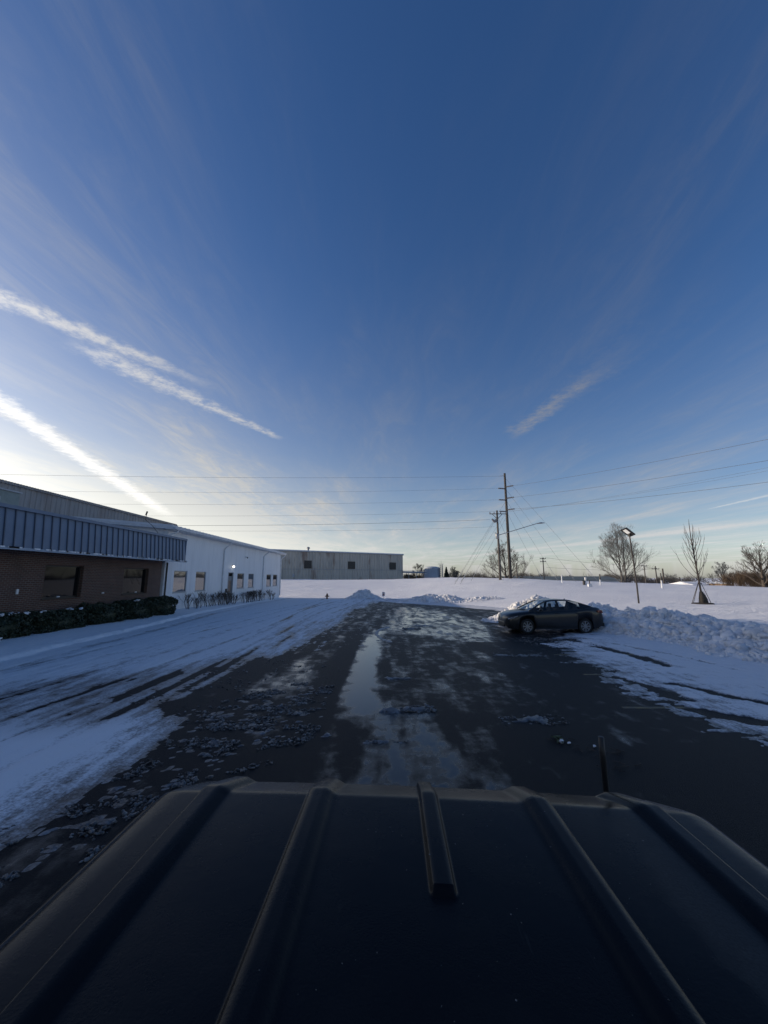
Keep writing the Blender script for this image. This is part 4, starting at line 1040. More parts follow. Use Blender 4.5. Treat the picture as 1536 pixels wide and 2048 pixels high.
# distant tree lines: one mass of twigs each
def brush_line(name, label, pts, n, hmin, hmax, width, seed, mt, rad=0.05, depth=1, segl=3):
    rs = random.Random(seed); segs = []
    for _ in range(n):
        t = rs.random() * (len(pts) - 1); i = min(int(t), len(pts) - 2); a = Vector(pts[i]).lerp(Vector(pts[i + 1]), t - i)
        a = a + Vector((rs.gauss(0, width * 0.3), rs.gauss(0, width), 0))
        h = rs.uniform(hmin, hmax) * (0.55 + 0.9 * float(vnoise(np.array([a.x / 9.0]), np.array([a.y / 9.0]), seed)[0]))
        for _k in range(3):
            d = Vector((rs.gauss(0, .28), rs.gauss(0, .28), 1))
            grow(rs, a + Vector((rs.gauss(0, .3), rs.gauss(0, .3), -0.4)), d, h * 0.55, rad, depth, segs, 0.6, 0.12, (2, 4), 0.75, 0.6, 0.2, segl, rad * 0.35)
    v, f = seg_mesh(segs, 3)
    return tag(mesh_obj(name, v, f, M[mt]), label, 'brush', kind='stuff')
def line(cols, s, drop=0.0):
    o = []
    for x in cols:
        p = at(x, 1150, s); o.append((p.x, p.y, gz(p.x, p.y) - drop))
    return o
brush_line('distant_treeline', 'hazy line of bare trees on the horizon behind the snow field', line(range(900, 1420, 40), 240), 420, 4.2, 6.2, 8, 21, 'bark_grey', 0.10, 2)
brush_line('distant_brush', 'low brush between the far warehouse and the tank', line((808, 830, 850), 160), 60, 2.4, 4.0, 2, 22, 'brush', 0.06, 2)
brush_line('roadside_brush', 'brown thicket of dry brush below the dark oak at the right edge', line((1466, 1500, 1545, 1600), 78), 190, 1.6, 3.0, 1.6, 23, 'brush', 0.035, 2)
brush_line('hilltop_brush', 'low grey shrubs on the crest left of the utility poles', line((905, 940, 975, 1000), 150), 70, 2.0, 4.6, 3, 24, 'bark_grey', 0.06, 2)
brush_line('left_treeline', 'bare trees far away behind the buildings on the left', line((-60, 100, 300, 480, 560), 330), 120, 5, 8, 8, 25, 'bark_grey', 0.12, 2)

# ------------------------------------------------------------------ clipped dark hedge along the brick wall
rs = np.random.RandomState(33)
hedges = [(14.9, 1.02, 1.35, 'leftmost dark clipped hedge bush, flecked with snow on top'), (17.7, 0.98, 1.40, 'second dark hedge bush from the left under the large window'), (20.5, 1.10, 1.35, 'third dark hedge bush from the left between the office windows'),
          (23.3, 1.15, 1.40, 'fourth dark hedge bush from the left, under the right office window'), (26.0, 1.25, 1.25, 'rightmost dark hedge bush, by the corner of the brick wall')]
for i, (y, h, ry, lb) in enumerate(hedges):
    x = -14.75
    z0 = float(lot_z(y)) + 0.12
    e = empty('hedge_bush', (x, y, z0), 0, lb, 'bush', 'clipped hedge along the brick wall')
    n = 9000
    U = rs.randn(n, 3); U /= np.linalg.norm(U, axis=1)[:, None]
    U = np.sign(U) * np.abs(U) ** 0.62                                   # boxy ellipsoid
    bumpy = 1 + 0.55 * fbm(U[:, 0] * 2.2 + i * 7, U[:, 1] * 2.2 + U[:, 2] * 1.7, 40 + i, 3)
    C = U * bumpy[:, None] * np.array([0.78, ry * 0.98, h * 0.50]) * (0.80 + 0.22 * rs.rand(n, 1) ** 0.5)
    C[:, 2] = np.maximum(C[:, 2] + h * 0.5, 0.0)
    v, f = leaves(C, 0.055, rs); mesh_obj('foliage', v, f, M['hedge'], e)
    V = IV2 * np.array([0.66, ry * 0.84, h * 0.46]) + np.array([0, 0, h * 0.48]); mesh_obj('inner_twigs', V, IF2, M['hedge'], e, smooth=True)
    sg = []
    rg = random.Random(i)
    for _ in range(10): sg.append((rg.uniform(-.3, .3), rg.uniform(-.7, .7), -0.3, rg.uniform(-.5, .5), rg.uniform(-1, 1), 0.6, 0.02, 0.012))
    v, f = seg_mesh(sg, 5); mesh_obj('stem', v, f, M['bark'], e)
    if i in (0, 1, 3):
        k = (26, 6, 4)[(0, 1, 3).index(i)]
        pts = np.stack([rs.uniform(-.1, .6, k), rs.uniform(-0.9, 0.9, k) * ry * 0.8, np.full(k, h * 1.0)], -1)
        v, f = lumps(pts, 0.03 + 0.07 * rs.rand(k), 5 + i, IV2, IF2, 0.35); tag(mesh_obj('snow_flecks', v, f, M['snow'], e, smooth=True), kind='stuff')

# ------------------------------------------------------------------ leafless shrubs along the white wall
shr = [(30.6, 1.25), (31.7, 1.0), (32.6, 1.35), (34.0, 1.2), (35.3, 1.15), (36.6, 1.3), (37.5, 1.2), (38.6, 1.3), (39.5, 1.0), (42.6, 1.1), (43.9, 1.25), (45.2, 1.3), (46.6, 1.2), (47.9, 1.35), (49.2, 1.0), (52.4, 1.3), (53.6, 1.0)]
ordn = ['first', 'second', 'third', 'fourth', 'fifth', 'sixth', 'seventh', 'eighth', 'ninth']
for i, (y, h) in enumerate(shr):
    rg = random.Random(300 + i); segs = []
    dense = 7 if 5 <= i <= 8 or 10 <= i <= 13 else 4
    for _ in range(dense + 1):
        a = rg.uniform(0, 6.283); t = rg.uniform(0.1, 0.5)
        grow(rg, (rg.uniform(-.15, .15), rg.uniform(-.25, .25), -0.25), (math.cos(a) * t, math.sin(a) * t * 1.3, 1), h * 0.62, 0.020, 2, segs, 0.5, 0.2, (2, 3), 0.62, 0.7, 0.2, 4, 0.007)
    e = empty('bare_shrub', (-15.15 + rg.uniform(-.1, .1), y, float(lot_z(y)) + 0.18), 0,
              (f'{ordn[i]} leafless shrub from the brick corner, left of the white building door' if i < 9 else f'{ordn[i - 9]} leafless shrub right of the white building door'), 'shrub', 'leafless shrubs along the white wall')
    v, f = seg_mesh(segs[: len(segs) // 2], 4); tag(mesh_obj('stems', v, f, M['bark'], e), kind='stuff')
    v, f = seg_mesh(segs[len(segs) // 2:], 3); tag(mesh_obj('twigs', v, f, M['bark'], e), kind='stuff')

# ------------------------------------------------------------------ young staked tree with its watering bag
TB = Vector((25.0, 31.0, gz(25, 31)))
st_ = empty('staked_sapling', TB, 0, 'young leafless tree held by stakes on the snow field at right', 'tree')
rg = random.Random(8); cr = []
MB().tube([(0, 0, -0.3), (0.0, 0, 1.0), (-0.06, 0, 2.2), (-0.14, 0, 3.6), (-0.22, 0, 5.2), (-0.22, 0, 6.3), (-0.20, 0, 6.7)], [0.075, 0.07, 0.06, 0.048, 0.032, 0.02, 0.008], 8).build('trunk', M['bark'], st_, True)
for j in range(24):
    z = 1.75 + 3.3 * j / 24 + rg.uniform(-.1, .1); a = j * 2.4 + rg.uniform(-.4, .4); tl = 0.95 - 0.35 * (z - 1.8) / 3.2
    p = Vector((-0.03 * z, 0, z)); d = Vector((math.cos(a) * math.sin(tl), math.sin(a) * math.sin(tl) * 0.8, math.cos(tl))); L = (2.5 - 0.38 * (z - 1.8)) * rg.uniform(0.8, 1.15)
    r0 = 0.022
    for i in range(6):                          # branches sweep outwards, then up
        d = (d + Vector((0, 0, 0.24)) + Vector((rg.uniform(-.08, .08), rg.uniform(-.08, .08), 0))).normalized(); q_ = p + d * L / 6
        cr.append((*p, *q_, r0 * (1 - i / 7), r0 * (1 - (i + 1) / 7))); p = q_
        if i in (2, 3, 4):
            d2 = (d + Vector((rg.uniform(-.5, .5), rg.uniform(-.5, .5), 0.1))).normalized(); p2 = p
            for i2 in range(3):
                d2 = (d2 + Vector((0, 0, 0.2))).normalized(); q2 = p2 + d2 * L * 0.10; cr.append((*p2, *q2, 0.011 - 0.003 * i2, 0.008 - 0.002 * i2)); p2 = q2
v, f = seg_mesh(cr, 5); mesh_obj('crown', v, f, M['bark_grey'], st_)
for ang in (math.pi - 0.1, 0.12, 1.7):
    fx, fy = 0.88 * math.cos(ang), 0.88 * math.sin(ang)
    MB().tube([(fx * 1.05, fy * 1.05, -0.35), (fx * 0.12, fy * 0.12, 1.62)], 0.020, 6).build('stake', M['wood_dark'], st_)
MB().tube([(-0.1, -0.08, 1.55), (0.1, -0.08, 1.56), (0.1, 0.08, 1.57), (-0.1, 0.08, 1.58), (-0.1, -0.08, 1.6)], 0.018, 5).build('tie_strap', M['black'], st_)
wbag = empty('watering_bag', TB, 0, 'dark tree watering bag wrapped round the base of the staked sapling', 'watering bag')
M['bag'] = varied('dark_bag_fabric', (0.028, 0.026, 0.022), (0.045, 0.038, 0.030), 0.8, 6)
v, f = [], []
ring = 14; prof = [(0.30, 0.20, 0.0), (0.33, 0.24, 0.12), (0.28, 0.22, 0.4), (0.19, 0.17, 0.7), (0.12, 0.12, 0.88), (0.07, 0.08, 0.98)]
mb = MB(); b0 = []
for rx_, ry_, z in prof:
    for k in range(ring):
        a = 6.283 * k / ring; w_ = 1 + 0.08 * math.sin(5 * a + z * 7); mb.v.append(Vector((0.14 * (1 - z) + rx_ * math.cos(a) * w_, ry_ * math.sin(a) * w_, z - 0.02)))
for i in range(len(prof) - 1):
    for k in range(ring): mb.f.append((i * ring + k, i * ring + (k + 1) % ring, (i + 1) * ring + (k + 1) % ring, (i + 1) * ring + k))
mb.f.append(tuple(range((len(prof) - 1) * ring, len(prof) * ring)))
mb.build('bag', M['bag'], wbag, True)
MB().tube([(0.33, -0.2, 0.02), (0.26, -0.21, 0.4), (0.14, -0.14, 0.8), (0.08, -0.09, 0.98)], 0.012, 5).build('zip_seam', M['black'], wbag)
mu = MB(); k = 26
mu.v = [Vector((0, 0, 0.07))] + [Vector(((0.62 + 0.22 * math.cos(a)) * math.cos(a) * (0.9 + 0.2 * random.Random(int(a * 100)).random()), 0.62 * math.sin(a), 0.03)) for a in [6.283 * i / k for i in range(k)]] + [Vector((1.1 * math.cos(6.283 * i / k), 0.8 * math.sin(6.283 * i / k), -0.2)) for i in range(k)]
mu.f = [(0, 1 + i, 1 + (i + 1) % k) for i in range(k)] + [(1 + i, 1 + k + i, 1 + k + (i + 1) % k, 1 + (i + 1) % k) for i in range(k)]
M['mulch'] = varied('dark_mulch', (0.045, 0.034, 0.024), (0.022, 0.018, 0.014), 0.95, 14, bump=0.8)
mo = mu.build('mulch_ring', M['mulch']); mo.location = TB + Vector((-0.1, -0.05, 0.02)); tag(mo, 'ring of dark mulch bared of snow round the staked sapling', 'mulch')

# ------------------------------------------------------------------ parking lot lamp
LP = Vector((20.65, 32.0, gz(20.65, 32)))
lp = empty('parking_lot_lamp', LP, 0, 'slim parking lot lamp post with a flat tilted head behind the snow ridge', 'street lamp')
MB().tube([(0, 0, -0.3), (0.0, 0, 1.5), (-0.16, 0, 5.55)], [0.065, 0.06, 0.05], 10).build('pole', M['wood_dark'], lp, True)
hm = Matrix.Translation((-0.22, -0.05, 5.74)) @ Euler((R(-18), R(38), R(4))).to_matrix().to_4x4()
hd = MB().box((-0.56, -0.30, -0.03), (0.36, 0.30, 0.06), hm).build('lamp_head', M['bronze'], lp, bevel=0.012)
MB().box((-0.46, -0.16, -0.044), (0.00, 0.16, -0.033), hm).build('lens', M['lamp_lens2'] if 'lamp_lens2' in M else mat('pale_lamp_lens', (0.85, 0.85, 0.8), 0.2, **{'Emission Color': (1, 0.97, 0.9, 1), 'Emission Strength': 0.12}), hd)
MB().tube([(-0.16, 0, 5.5), (-0.17, 0, 5.68)], 0.075, 8).build('slip_fitter', M['bronze'], lp)

# ------------------------------------------------------------------ utility poles and lines
PA = Vector((24.97, 77.1, gz(24.97, 77.1))); PB = Vector((22.05, 74.1, gz(22.05, 74.1)))
ZA = [at(1017, y, 74.5).z for y in (963, 988, 1013)]
ZT = at(1017, 931, 74).z
pa = empty('transmission_pole', PA, 0, 'tall wooden corner power pole with three line levels and guy wires', 'utility pole')
MB().tube([(0, 0, -1.0), (-0.02, 0, 8), (-0.05, 0, ZT - PA.z)], [0.36, 0.29, 0.21], 12).build('pole', M['wood_dark'], pa, True)
def insul(p, d, L, parent, nm='insulator'):
    p = Vector(p); d = Vector(d).normalized(); mb = MB()
    n = 7
    path = []; rad = []
    for i in range(n * 2 + 1):
        path.append(p + d * L * i / (n * 2)); rad.append(0.17 if i % 2 else 0.08)
    return mb.tube(path, rad, 8).build(nm, M['insul'], parent)
dL = (Vector((-75, 54, 0)) - PA); dL.z = 0; dL.normalize()
dR = (Vector((45, 36, 0)) - PA); dR.z = 0; dR.normalize()
WL = []; WR = []
for z in ZA:
    zz = z - PA.z
    insul(dL * 0.2 + Vector((0, 0, zz - 0.35)), dL, 1.5, pa); insul(dR * 0.2 + Vector((0, 0, zz)), dR + Vector((0.5, 0, 0)), 1.5, pa)
    WL.append(PA + dL * 1.7 + Vector((0, 0, zz - 0.35))); WR.append(PA + (dR + Vector((0.5, 0, 0))).normalized() * 1.7 + Vector((0, 0, zz)))
MB().tube([(-1.1, 0, ZT - PA.z - 0.6), (0, 0, ZT - PA.z - 0.5)], 0.05, 6).build('top_bracket', M['galv'], pa)
# guy wires, each with its yellowed guard low down
for tz, foot in ((ZT - 1.0, (14.0, -6.5)), (ZA[0] - .4, (10.2, -5.6)), (ZA[1] - .4, (7.6, -4.2)), (ZA[2] - .5, (6.0, -1.0)), (ZA[1] - .4, (-10.8, 1.5)), (ZA[2] - .4, (-9.8, 1.0)), (ZA[2] - 1.2, (-7.8, 0.5))):
    fx, fy = PA.x + foot[0], PA.y + foot[1]; ft = Vector((foot[0], foot[1], gz(fx, fy) - PA.z - 0.2)); tp = Vector((0, 0, tz - PA.z))
    gw = MB().tube([tp, ft], 0.016, 5).build('guy_wire', M['wire'], pa)
    MB().tube([ft, ft.lerp(tp, 0.17)], 0.04, 6).build('guy_guard', M['galv'], gw)
pb = empty('distribution_pole', PB, 0, 'shorter wooden pole with a crossarm, transformer and long street light arm', 'utility pole')
HB = at(998, 1015, 72).z - PB.z
MB().tube([(0, 0, -1.0), (0, 0, HB)], [0.26, 0.17], 12).build('pole', M['wood'], pb, True)
MB().box((-1.5, -0.14, HB - 0.75), (2.1, -0.02, HB - 0.62)).build('crossarm', M['wood_dark'], pb)
for sgn in (-1, 1): MB().tube([(sgn * 0.95, -0.1, HB - 0.75), (0, -0.1, HB - 1.7)], 0.05, 6).build('arm_brace', M['wood_dark'], pb)
for x in (-1.4, -0.6, 0.7, 1.9):
    MB().lathe([(0.05, 0), (0.10, 0.08), (0.06, 0.16), (0.11, 0.22), (0.05, 0.32)], 8, Matrix.Translation((x, -0.08, HB - 0.62))).build('insulator', M['insul'], pb)
for i, x in enumerate((-0.85, -0.45, -1.1)):
    MB().tube([(x, -0.3, HB - 1.9 + 0.1 * i), (x + 0.35, -0.2, HB - 2.4 + 0.1 * i)], [0.16, 0.2], 10).build('cutout', M['insul'], pb)
MB().lathe([(0.02, 0), (0.28, 0.04), (0.30, 0.9), (0.24, 1.0), (0.05, 1.02)], 14, Matrix.Translation((-0.28, -0.3, HB - 5.6))).build('transformer', M['galv'], pb, True)
MB().tube([(-0.2, -0.2, HB - 4.6), (-0.65, -0.25, HB - 4.3), (-0.55, -0.2, HB - 4.9)], 0.05, 6).build('bushing', M['insul'], pb)
arm_end = at(1074, 1047, 73) - PB; arm_0 = Vector((0, 0, at(1003, 1069, 73).z - PB.z))
ar = MB().tube([arm_0, arm_0.lerp(arm_end, 0.5), arm_end], 0.07, 8).build('light_arm', M['galv'], pb)
MB().tube([arm_end - Vector((0.1, 0, 0)), arm_end + Vector((0.8, 0, 0.1)), arm_end + Vector((1.45, 0, 0.12))], [0.08, 0.16, 0.06], 8).build('luminaire', M['galv'], ar, True)
for foot in ((-9.0, -1.0), (-8.0, -1.5)):
    ft = Vector((foot[0], foot[1], gz(PB.x + foot[0], PB.y + foot[1]) - PB.z - 0.2)); tp = Vector((0, 0, HB - 1.2))
    gw = MB().tube([tp, ft], 0.015, 5).build('guy_wire', M['wire'], pb)
    MB().tube([ft, ft.lerp(tp, 0.2)], 0.04, 6).build('guy_guard', M['galv'], gw)
MB().tube([(0, 0, HB - 0.9), (3.0, 3.0, HB - 6)], 0.02, 5).build('service_wire', M['wire'], pb)

def catenary(a, b_, sag, r, n=28):
    a = Vector(a); b_ = Vector(b_); pts = []
    for i in range(n + 1):
        t = i / n; p = a.lerp(b_, t); p.z -= sag * 4 * t * (1 - t); pts.append(p)
    return MB().tube(pts, r, 4)
# the next poles along both runs stand outside the picture
LE = Vector((-82, 52)); RE = Vector((52, 22))
for nm, P_, hz, lb in (('line_pole', LE, 19, 'wooden line pole behind the buildings, outside the left of the view'), ('line_pole', RE, 21, 'wooden line pole outside the right of the view')):
    z0 = gz(P_.x, P_.y); e = empty(nm, (P_.x, P_.y, z0), 0, lb, 'utility pole')
    MB().tube([(0, 0, -1), (0, 0, hz)], [0.33, 0.2], 10).build('pole', M['wood_dark'], e, True)
    MB().box((-1.2, -0.08, hz - 1.2), (1.2, 0.08, hz - 1.05)).build('crossarm', M['wood_dark'], e)
def run_wire(a, px, py, end_xy, sag, label, r=0.022):
    """wire from a through the picture point (px, py) above the line a-end, on to the pole out of view"""
    a = Vector(a); e = Vector((end_xy.x, end_xy.y, 0)); best = None
    for i in range(1, 400):
        t = i / 400; p = Vector((a.x + (e.x - a.x) * t, a.y + (e.y - a.y) * t, 0))
        s0 = None
        # picture column of this plan point depends on height a little; iterate on z
        z = a.z
        for _ in range(6):
            dep = p.y * math.cos(PITCH) + (z - CAM_H) * math.sin(PITCH); v = (1024 - py) / 770
            z = CAM_H + (math.sin(PITCH) + v * math.cos(PITCH)) * dep
        col_ = 768 + 770 * p.x / dep
        if best is None or abs(col_ - px) < best[0]: best = (abs(col_ - px), t, z)
    _, t, z = best
    ez = (z - a.z + sag * 4 * t * (1 - t)) / t + a.z
    o = catenary(a, (e.x, e.y, ez), sag, r).build('power_line', M['wire'])
    return tag(o, label, 'power line', 'power lines over the field')
for i, (y, nm) in enumerate(((981, 'uppermost of the three heavy'), (1006, 'middle of the three heavy'), (1029, 'lowest of the three heavy'))):
    run_wire(WL[i], 5, y, LE, 0.9, nm + ' power lines running left from the tall pole', 0.012)
run_wire(PA + Vector((-1.0, 0, ZT - PA.z - 0.6)), 5, 949, LE, 0.7, 'thin top wire running left from the tip of the tall pole', 0.016)
run_wire(PB + Vector((-1.4, 0, HB - 1.8)), 440, 1051, LE + Vector((0, 3)), 1.0, 'power line running left from the shorter pole', 0.022)
run_wire(PB + Vector((-0.6, 0, HB - 3.2)), 440, 1062, LE + Vector((0, 3)), 1.2, 'thin faint cable running left from the shorter pole below the other lines', 0.012)
for i, (y, nm) in enumerate(((880, 'uppermost of the three'), (922, 'middle of the three'), (965, 'lowest of the three'))):
    run_wire(WR[i], 1530, y, RE, 0.7, nm + ' power lines running right from the tall pole', 0.020)
run_wire(PB + Vector((1.9, 0, HB - 0.3)), 1530, 936, RE + Vector((1.5, 0)), 0.9, 'upper faint wire running right between the two lower lines', 0.010)
run_wire(PB + Vector((0.7, 0, HB - 0.3)), 1530, 943, RE + Vector((2.5, 0)), 1.0, 'lower faint wire running right between the two lower lines', 0.010)

# far poles
def far_pole(label, x, ytop, s, arms=(), wood='wood'):
    b_ = based(x, 1158, s); h = at(x, ytop, s).z - b_.z
    e = empty('far_utility_pole', b_, 0, label, 'utility pole', 'far utility poles beyond the field')
    MB().tube([(0, 0, -0.8), (0, 0, h)], [0.20, 0.15], 8).build('pole', M[wood], e)
    for dz_, hw in arms:
        MB().box((-hw, -0.08, h - dz_ - 0.09), (hw, 0.08, h - dz_ + 0.09)).build('crossarm', M[wood], e)
        for k in (-0.9, -0.3, 0.3, 0.9):
            MB().tube([(k * hw, 0, h - dz_ + 0.09), (k * hw, 0, h - dz_ + 0.35)], 0.07, 5).build('insulator', M['insul'], e)
    return e, h
fp1, h1 = far_pole('far utility pole with two crossarms between the guy wires', 1088.5, 1115, 120, ((0.3, 0.95), (1.25, 0.95)))
fp2, h2 = far_pole('slim plain pole just right of the tall pole', 1034.5, 1126, 100, ())
fp3, h3 = far_pole('left of the two far poles between the lamp post and the sapling', 1291, 1131, 130, ((0.1, 1.0),), 'wood')
fp4, h4 = far_pole('right of the two far poles between the lamp post and the sapling', 1313.5, 1132, 120, ((0.9, 1.15),), 'wood_dark')
fp5, h5 = far_pole('thick dark pole stub behind the white marker post', 1327.5, 1137, 90, (), 'wood_dark')
fp6, h6 = far_pole('short far pole stub left of the low white roof', 1359.5, 1154, 120, (), 'wood_dark')
for a, b_, lb in ((fp1.location + Vector((0.9, 0, h1)), fp3.location + Vector((0, 0, h3)), 'faint far wire running right from the pole with two crossarms'), (fp1.location + Vector((0.9, 0, h1 - 3)), fp3.location + Vector((0, 0, h3 - 1.2)), 'lower faint far wire under the first, right of the guyed poles'), (fp3.location + Vector((0, 0, h3)), fp4.location + Vector((0, 0, h4 - 0.5)), 'short far wire joining the two far poles left of the sapling'), (fp4.location + Vector((0, 0, h4 - 0.6)), fp4.location + Vector((38, 40, 3.0)), 'far wire leading right from the far poles behind the sapling')):
    tag(catenary(a, b_, 0.5, 0.03, 12).build('power_line', M['wire']), lb, 'power line', 'power lines over the field')

# low far building with a dark green-grey roof, seen over the crest
fb = based(1110, 1158, 160)
def low_building(name, label, x0, x1, ytop, s, depth, hw, wallm, roofm, over=0.4):
    a = at(x0, ytop, s); b_ = at(x1, ytop, s); z0 = min(gz(a.x, a.y), gz(b_.x, b_.y)); top = a.z; xm = (a.x + b_.x) / 2
    e = empty(name, (xm, a.y, z0), 0, label, 'building'); L = (b_.x - a.x) / 2; H_ = top - z0
    MB().box((-L, 0, -0.5), (L, depth, H_ - hw)).build('wall', wallm, e)
    MB().prism([(-over, H_ - hw), (depth + over, H_ - hw), (depth + over, H_ - hw + 0.2), (depth / 2, H_), (-over, H_ - hw + 0.2)], -L - over, L + over, lambda u, v, d: (d, u, v)).build('roof', roofm, e)
    nwin = max(2, int(L / 3))
    for k in range(nwin):
        x = -L + (k + 0.5) * 2 * L / nwin
        wv = MB().box((x - 0.5, -0.05, max(0.6, H_ - hw - 2.0)), (x + 0.5, -0.003, H_ - hw - 0.6)).build('window', M['grey_frame'], e)
        MB().box((x - 0.42, -0.07, max(0.68, H_ - hw - 1.92)), (x + 0.42, -0.052, H_ - hw - 0.68)).build('pane', M['dark_glass'], wv)
    return e
M['green_roof'] = varied('grey_green_roof_metal', (0.11, 0.13, 0.12), (0.14, 0.16, 0.15), 0.6, 0.3)
low_building('low_far_building', 'long low building with a dark grey green roof along the crest behind the poles', 1016, 1240, 1152.5, 150, 18, 1.6, M['pale_metal'], M['green_roof'])
low_building('snowy_roof_house', 'low far house with a sunlit snowy roof behind the sapling', 1386, 1440, 1163.5, 100, 8, 0.9, M['wood'], M['snow'])
low_building('tan_shed', 'small tan shed left of the brown brush at right', 1452, 1467, 1163.5, 92, 5, 0.5, varied('tan_board', (0.34, 0.22, 0.12), (0.26, 0.17, 0.10), 0.8, 2), M['snow'])

# marker posts and vent pipes dotted on the crest
def marker(label, x, ybase, ytop, s, w_, cap=False, dark=0.0):
    p = at(x, ybase, s); z0 = gz(p.x, p.y); h = at(x, ytop, s).z - z0
    e = empty('marker_post', (p.x, p.y, z0), 0, label, 'marker post', 'white marker posts on the crest')
    MB().tube([(0, 0, -0.3), (0, 0, h * (1 - dark))], w_, 8).build('post', M['white_trim'], e)
    MB().lathe([(w_ * 1.05, 0), (w_ * 1.25, 0.04), (w_ * 1.2, 0.14), (w_ * 0.5, 0.2)], 8, Matrix.Translation((0, 0, h * (1 - dark)))).build('cap', M['white_trim'] if not dark else M['bronze'], e)
    if dark: MB().tube([(0, 0, h * (1 - dark) + 0.18), (0, 0, h)], w_ * 0.8, 8).build('top_rod', M['bronze'], e)
    return e
marker('white gooseneck vent pipe left of the other crest markers', 1124, 1163, 1152, 66, 0.10)
marker('white pipe standing in the middle of the crest marker group', 1171.5, 1166, 1157, 62, 0.14)
marker('thin dark topped white marker beside the twin trunked tree', 1201, 1168, 1148, 62, 0.11, dark=0.5)
marker('tall white and dark marker post behind the lamp post', 1324, 1171, 1146, 58, 0.11, dark=0.5)
p = at(1179.5, 1173, 58); pz = gz(p.x, p.y)
e = empty('pedestal_box', (p.x, p.y, pz), 0, 'squat white utility pedestal with a dark stem on the crest', 'pedestal')
MB().box((-0.22, -0.15, -0.2), (0.3, 0.2, 0.42)).build('cabinet', M['white_trim'], e, bevel=0.02); MB().tube([(0.05, 0.05, 0.4), (0.05, 0.05, 0.95)], 0.07, 8).build('stem', M['bronze'], e)
p = at(1168, 1166, 62); pz = gz(p.x, p.y)
e = empty('valve_box', (p.x, p.y, pz), 0, 'small brown valve box beside the white crest pipe', 'box')
MB().box((-0.16, -0.12, -0.2), (0.16, 0.12, 0.62)).build('cabinet', M['wood'], e); MB().box((-0.19, -0.15, 0.62), (0.19, 0.15, 0.68)).build('lid', M['bronze'], e)

# ------------------------------------------------------------------ hydrant and small sign at the end of the lot
hp = at(654, 1199, 56); hz_ = gz(hp.x, hp.y)
hy = empty('fire_hydrant', (hp.x, hp.y, hz_ + 0.05), 0, 'small dark fire hydrant standing in the snow at the far end of the drive', 'fire hydrant')
M['hyd'] = varied('dark_red_paint', (0.10, 0.03, 0.022), (0.05, 0.02, 0.018), 0.5, 4)
hb = MB().lathe([(0.17, 0), (0.17, 0.06), (0.12, 0.08), (0.12, 0.52), (0.17, 0.54), (0.17, 0.60), (0.13, 0.62), (0.12, 0.70), (0.07, 0.80), (0.035, 0.82), (0.035, 0.90), (0.01, 0.90)], 14).build('barrel', M['hyd'], hy, True)
for d in ((1, 0), (-1, 0), (0, -1)):
    MB().tube([(d[0] * 0.1, d[1] * 0.1, 0.42), (d[0] * 0.25, d[1] * 0.25, 0.42), (d[0] * 0.25, d[1] * 0.25, 0.42), (d[0] * 0.31, d[1] * 0.31, 0.42)], [0.07, 0.07, 0.09, 0.08], 10).build('outlet_cap', M['hyd'], hy)
sp_ = at(767, 1200, 55.5); sz_ = gz(sp_.x, sp_.y)
sg = empty('small_sign', (sp_.x, sp_.y, sz_), 0, 'small rectangular sign on a thin post between the two far snow heaps', 'sign')
MB().box((-0.02, 0.0, -0.2), (0.02, 0.04, 1.05)).build('post', M['galv'], sg)
pnl = MB().box((-0.19, -0.018, 0.50), (0.19, -0.003, 1.10)).build('panel', M['white_trim'], sg)
M['sign_red'] = mat('faded_red_print', (0.30, 0.10, 0.09), 0.5)
for z0, z1, hw in ((0.98, 1.03, .14), (0.88, 0.93, .12), (0.60, 0.80, .13)):
    MB().box((-hw, -0.021, z0), (hw, -0.0185, z1)).build('print_band', M['sign_red'], pnl)

# ------------------------------------------------------------------ the parked sedan
M['car_paint'] = mat('charcoal_car_paint', (0.010, 0.012, 0.014), 0.35, 0.0, 0.3, **{'Coat Weight': 0.45, 'Coat Roughness': 0.08})
q, b = nodes(M['car_paint'])
co = q.new('ShaderNodeTexCoord').outputs['Object']; zz_ = q.sep(co)[2]
salt = q.math('MULTIPLY', q.ramp(q.noise(co, 5.0, 6, 0.7), 0.35, 0.75), q.ramp(zz_, 0.25, 0.75, 0.9, 0.12))    # road salt splashed on the lower panels
q.put(b.inputs['Base Color'], q.mix(q.math('MULTIPLY', salt, 0.08), (0.010, 0.012, 0.014), (0.13, 0.13, 0.13)))
q.put(b.inputs['Roughness'], q.ramp(salt, 0, 1, 0.28, 0.6))
M['rubber'] = mat('tyre_rubber', (0.012, 0.012, 0.012), 0.8)
M['alloy'] = mat('silver_wheel', (0.28, 0.29, 0.30), 0.35, 0.6)
M['chrome'] = mat('bright_trim', (0.5, 0.5, 0.5), 0.2, 0.9)
M['lens_red'] = mat('red_lamp_lens', (0.16, 0.012, 0.01), 0.15)
M['lens_clear'] = mat('clear_lamp_lens', (0.30, 0.31, 0.32), 0.08)
M['seat'] = mat('dark_seat_cloth', (0.03, 0.03, 0.032), 0.9)
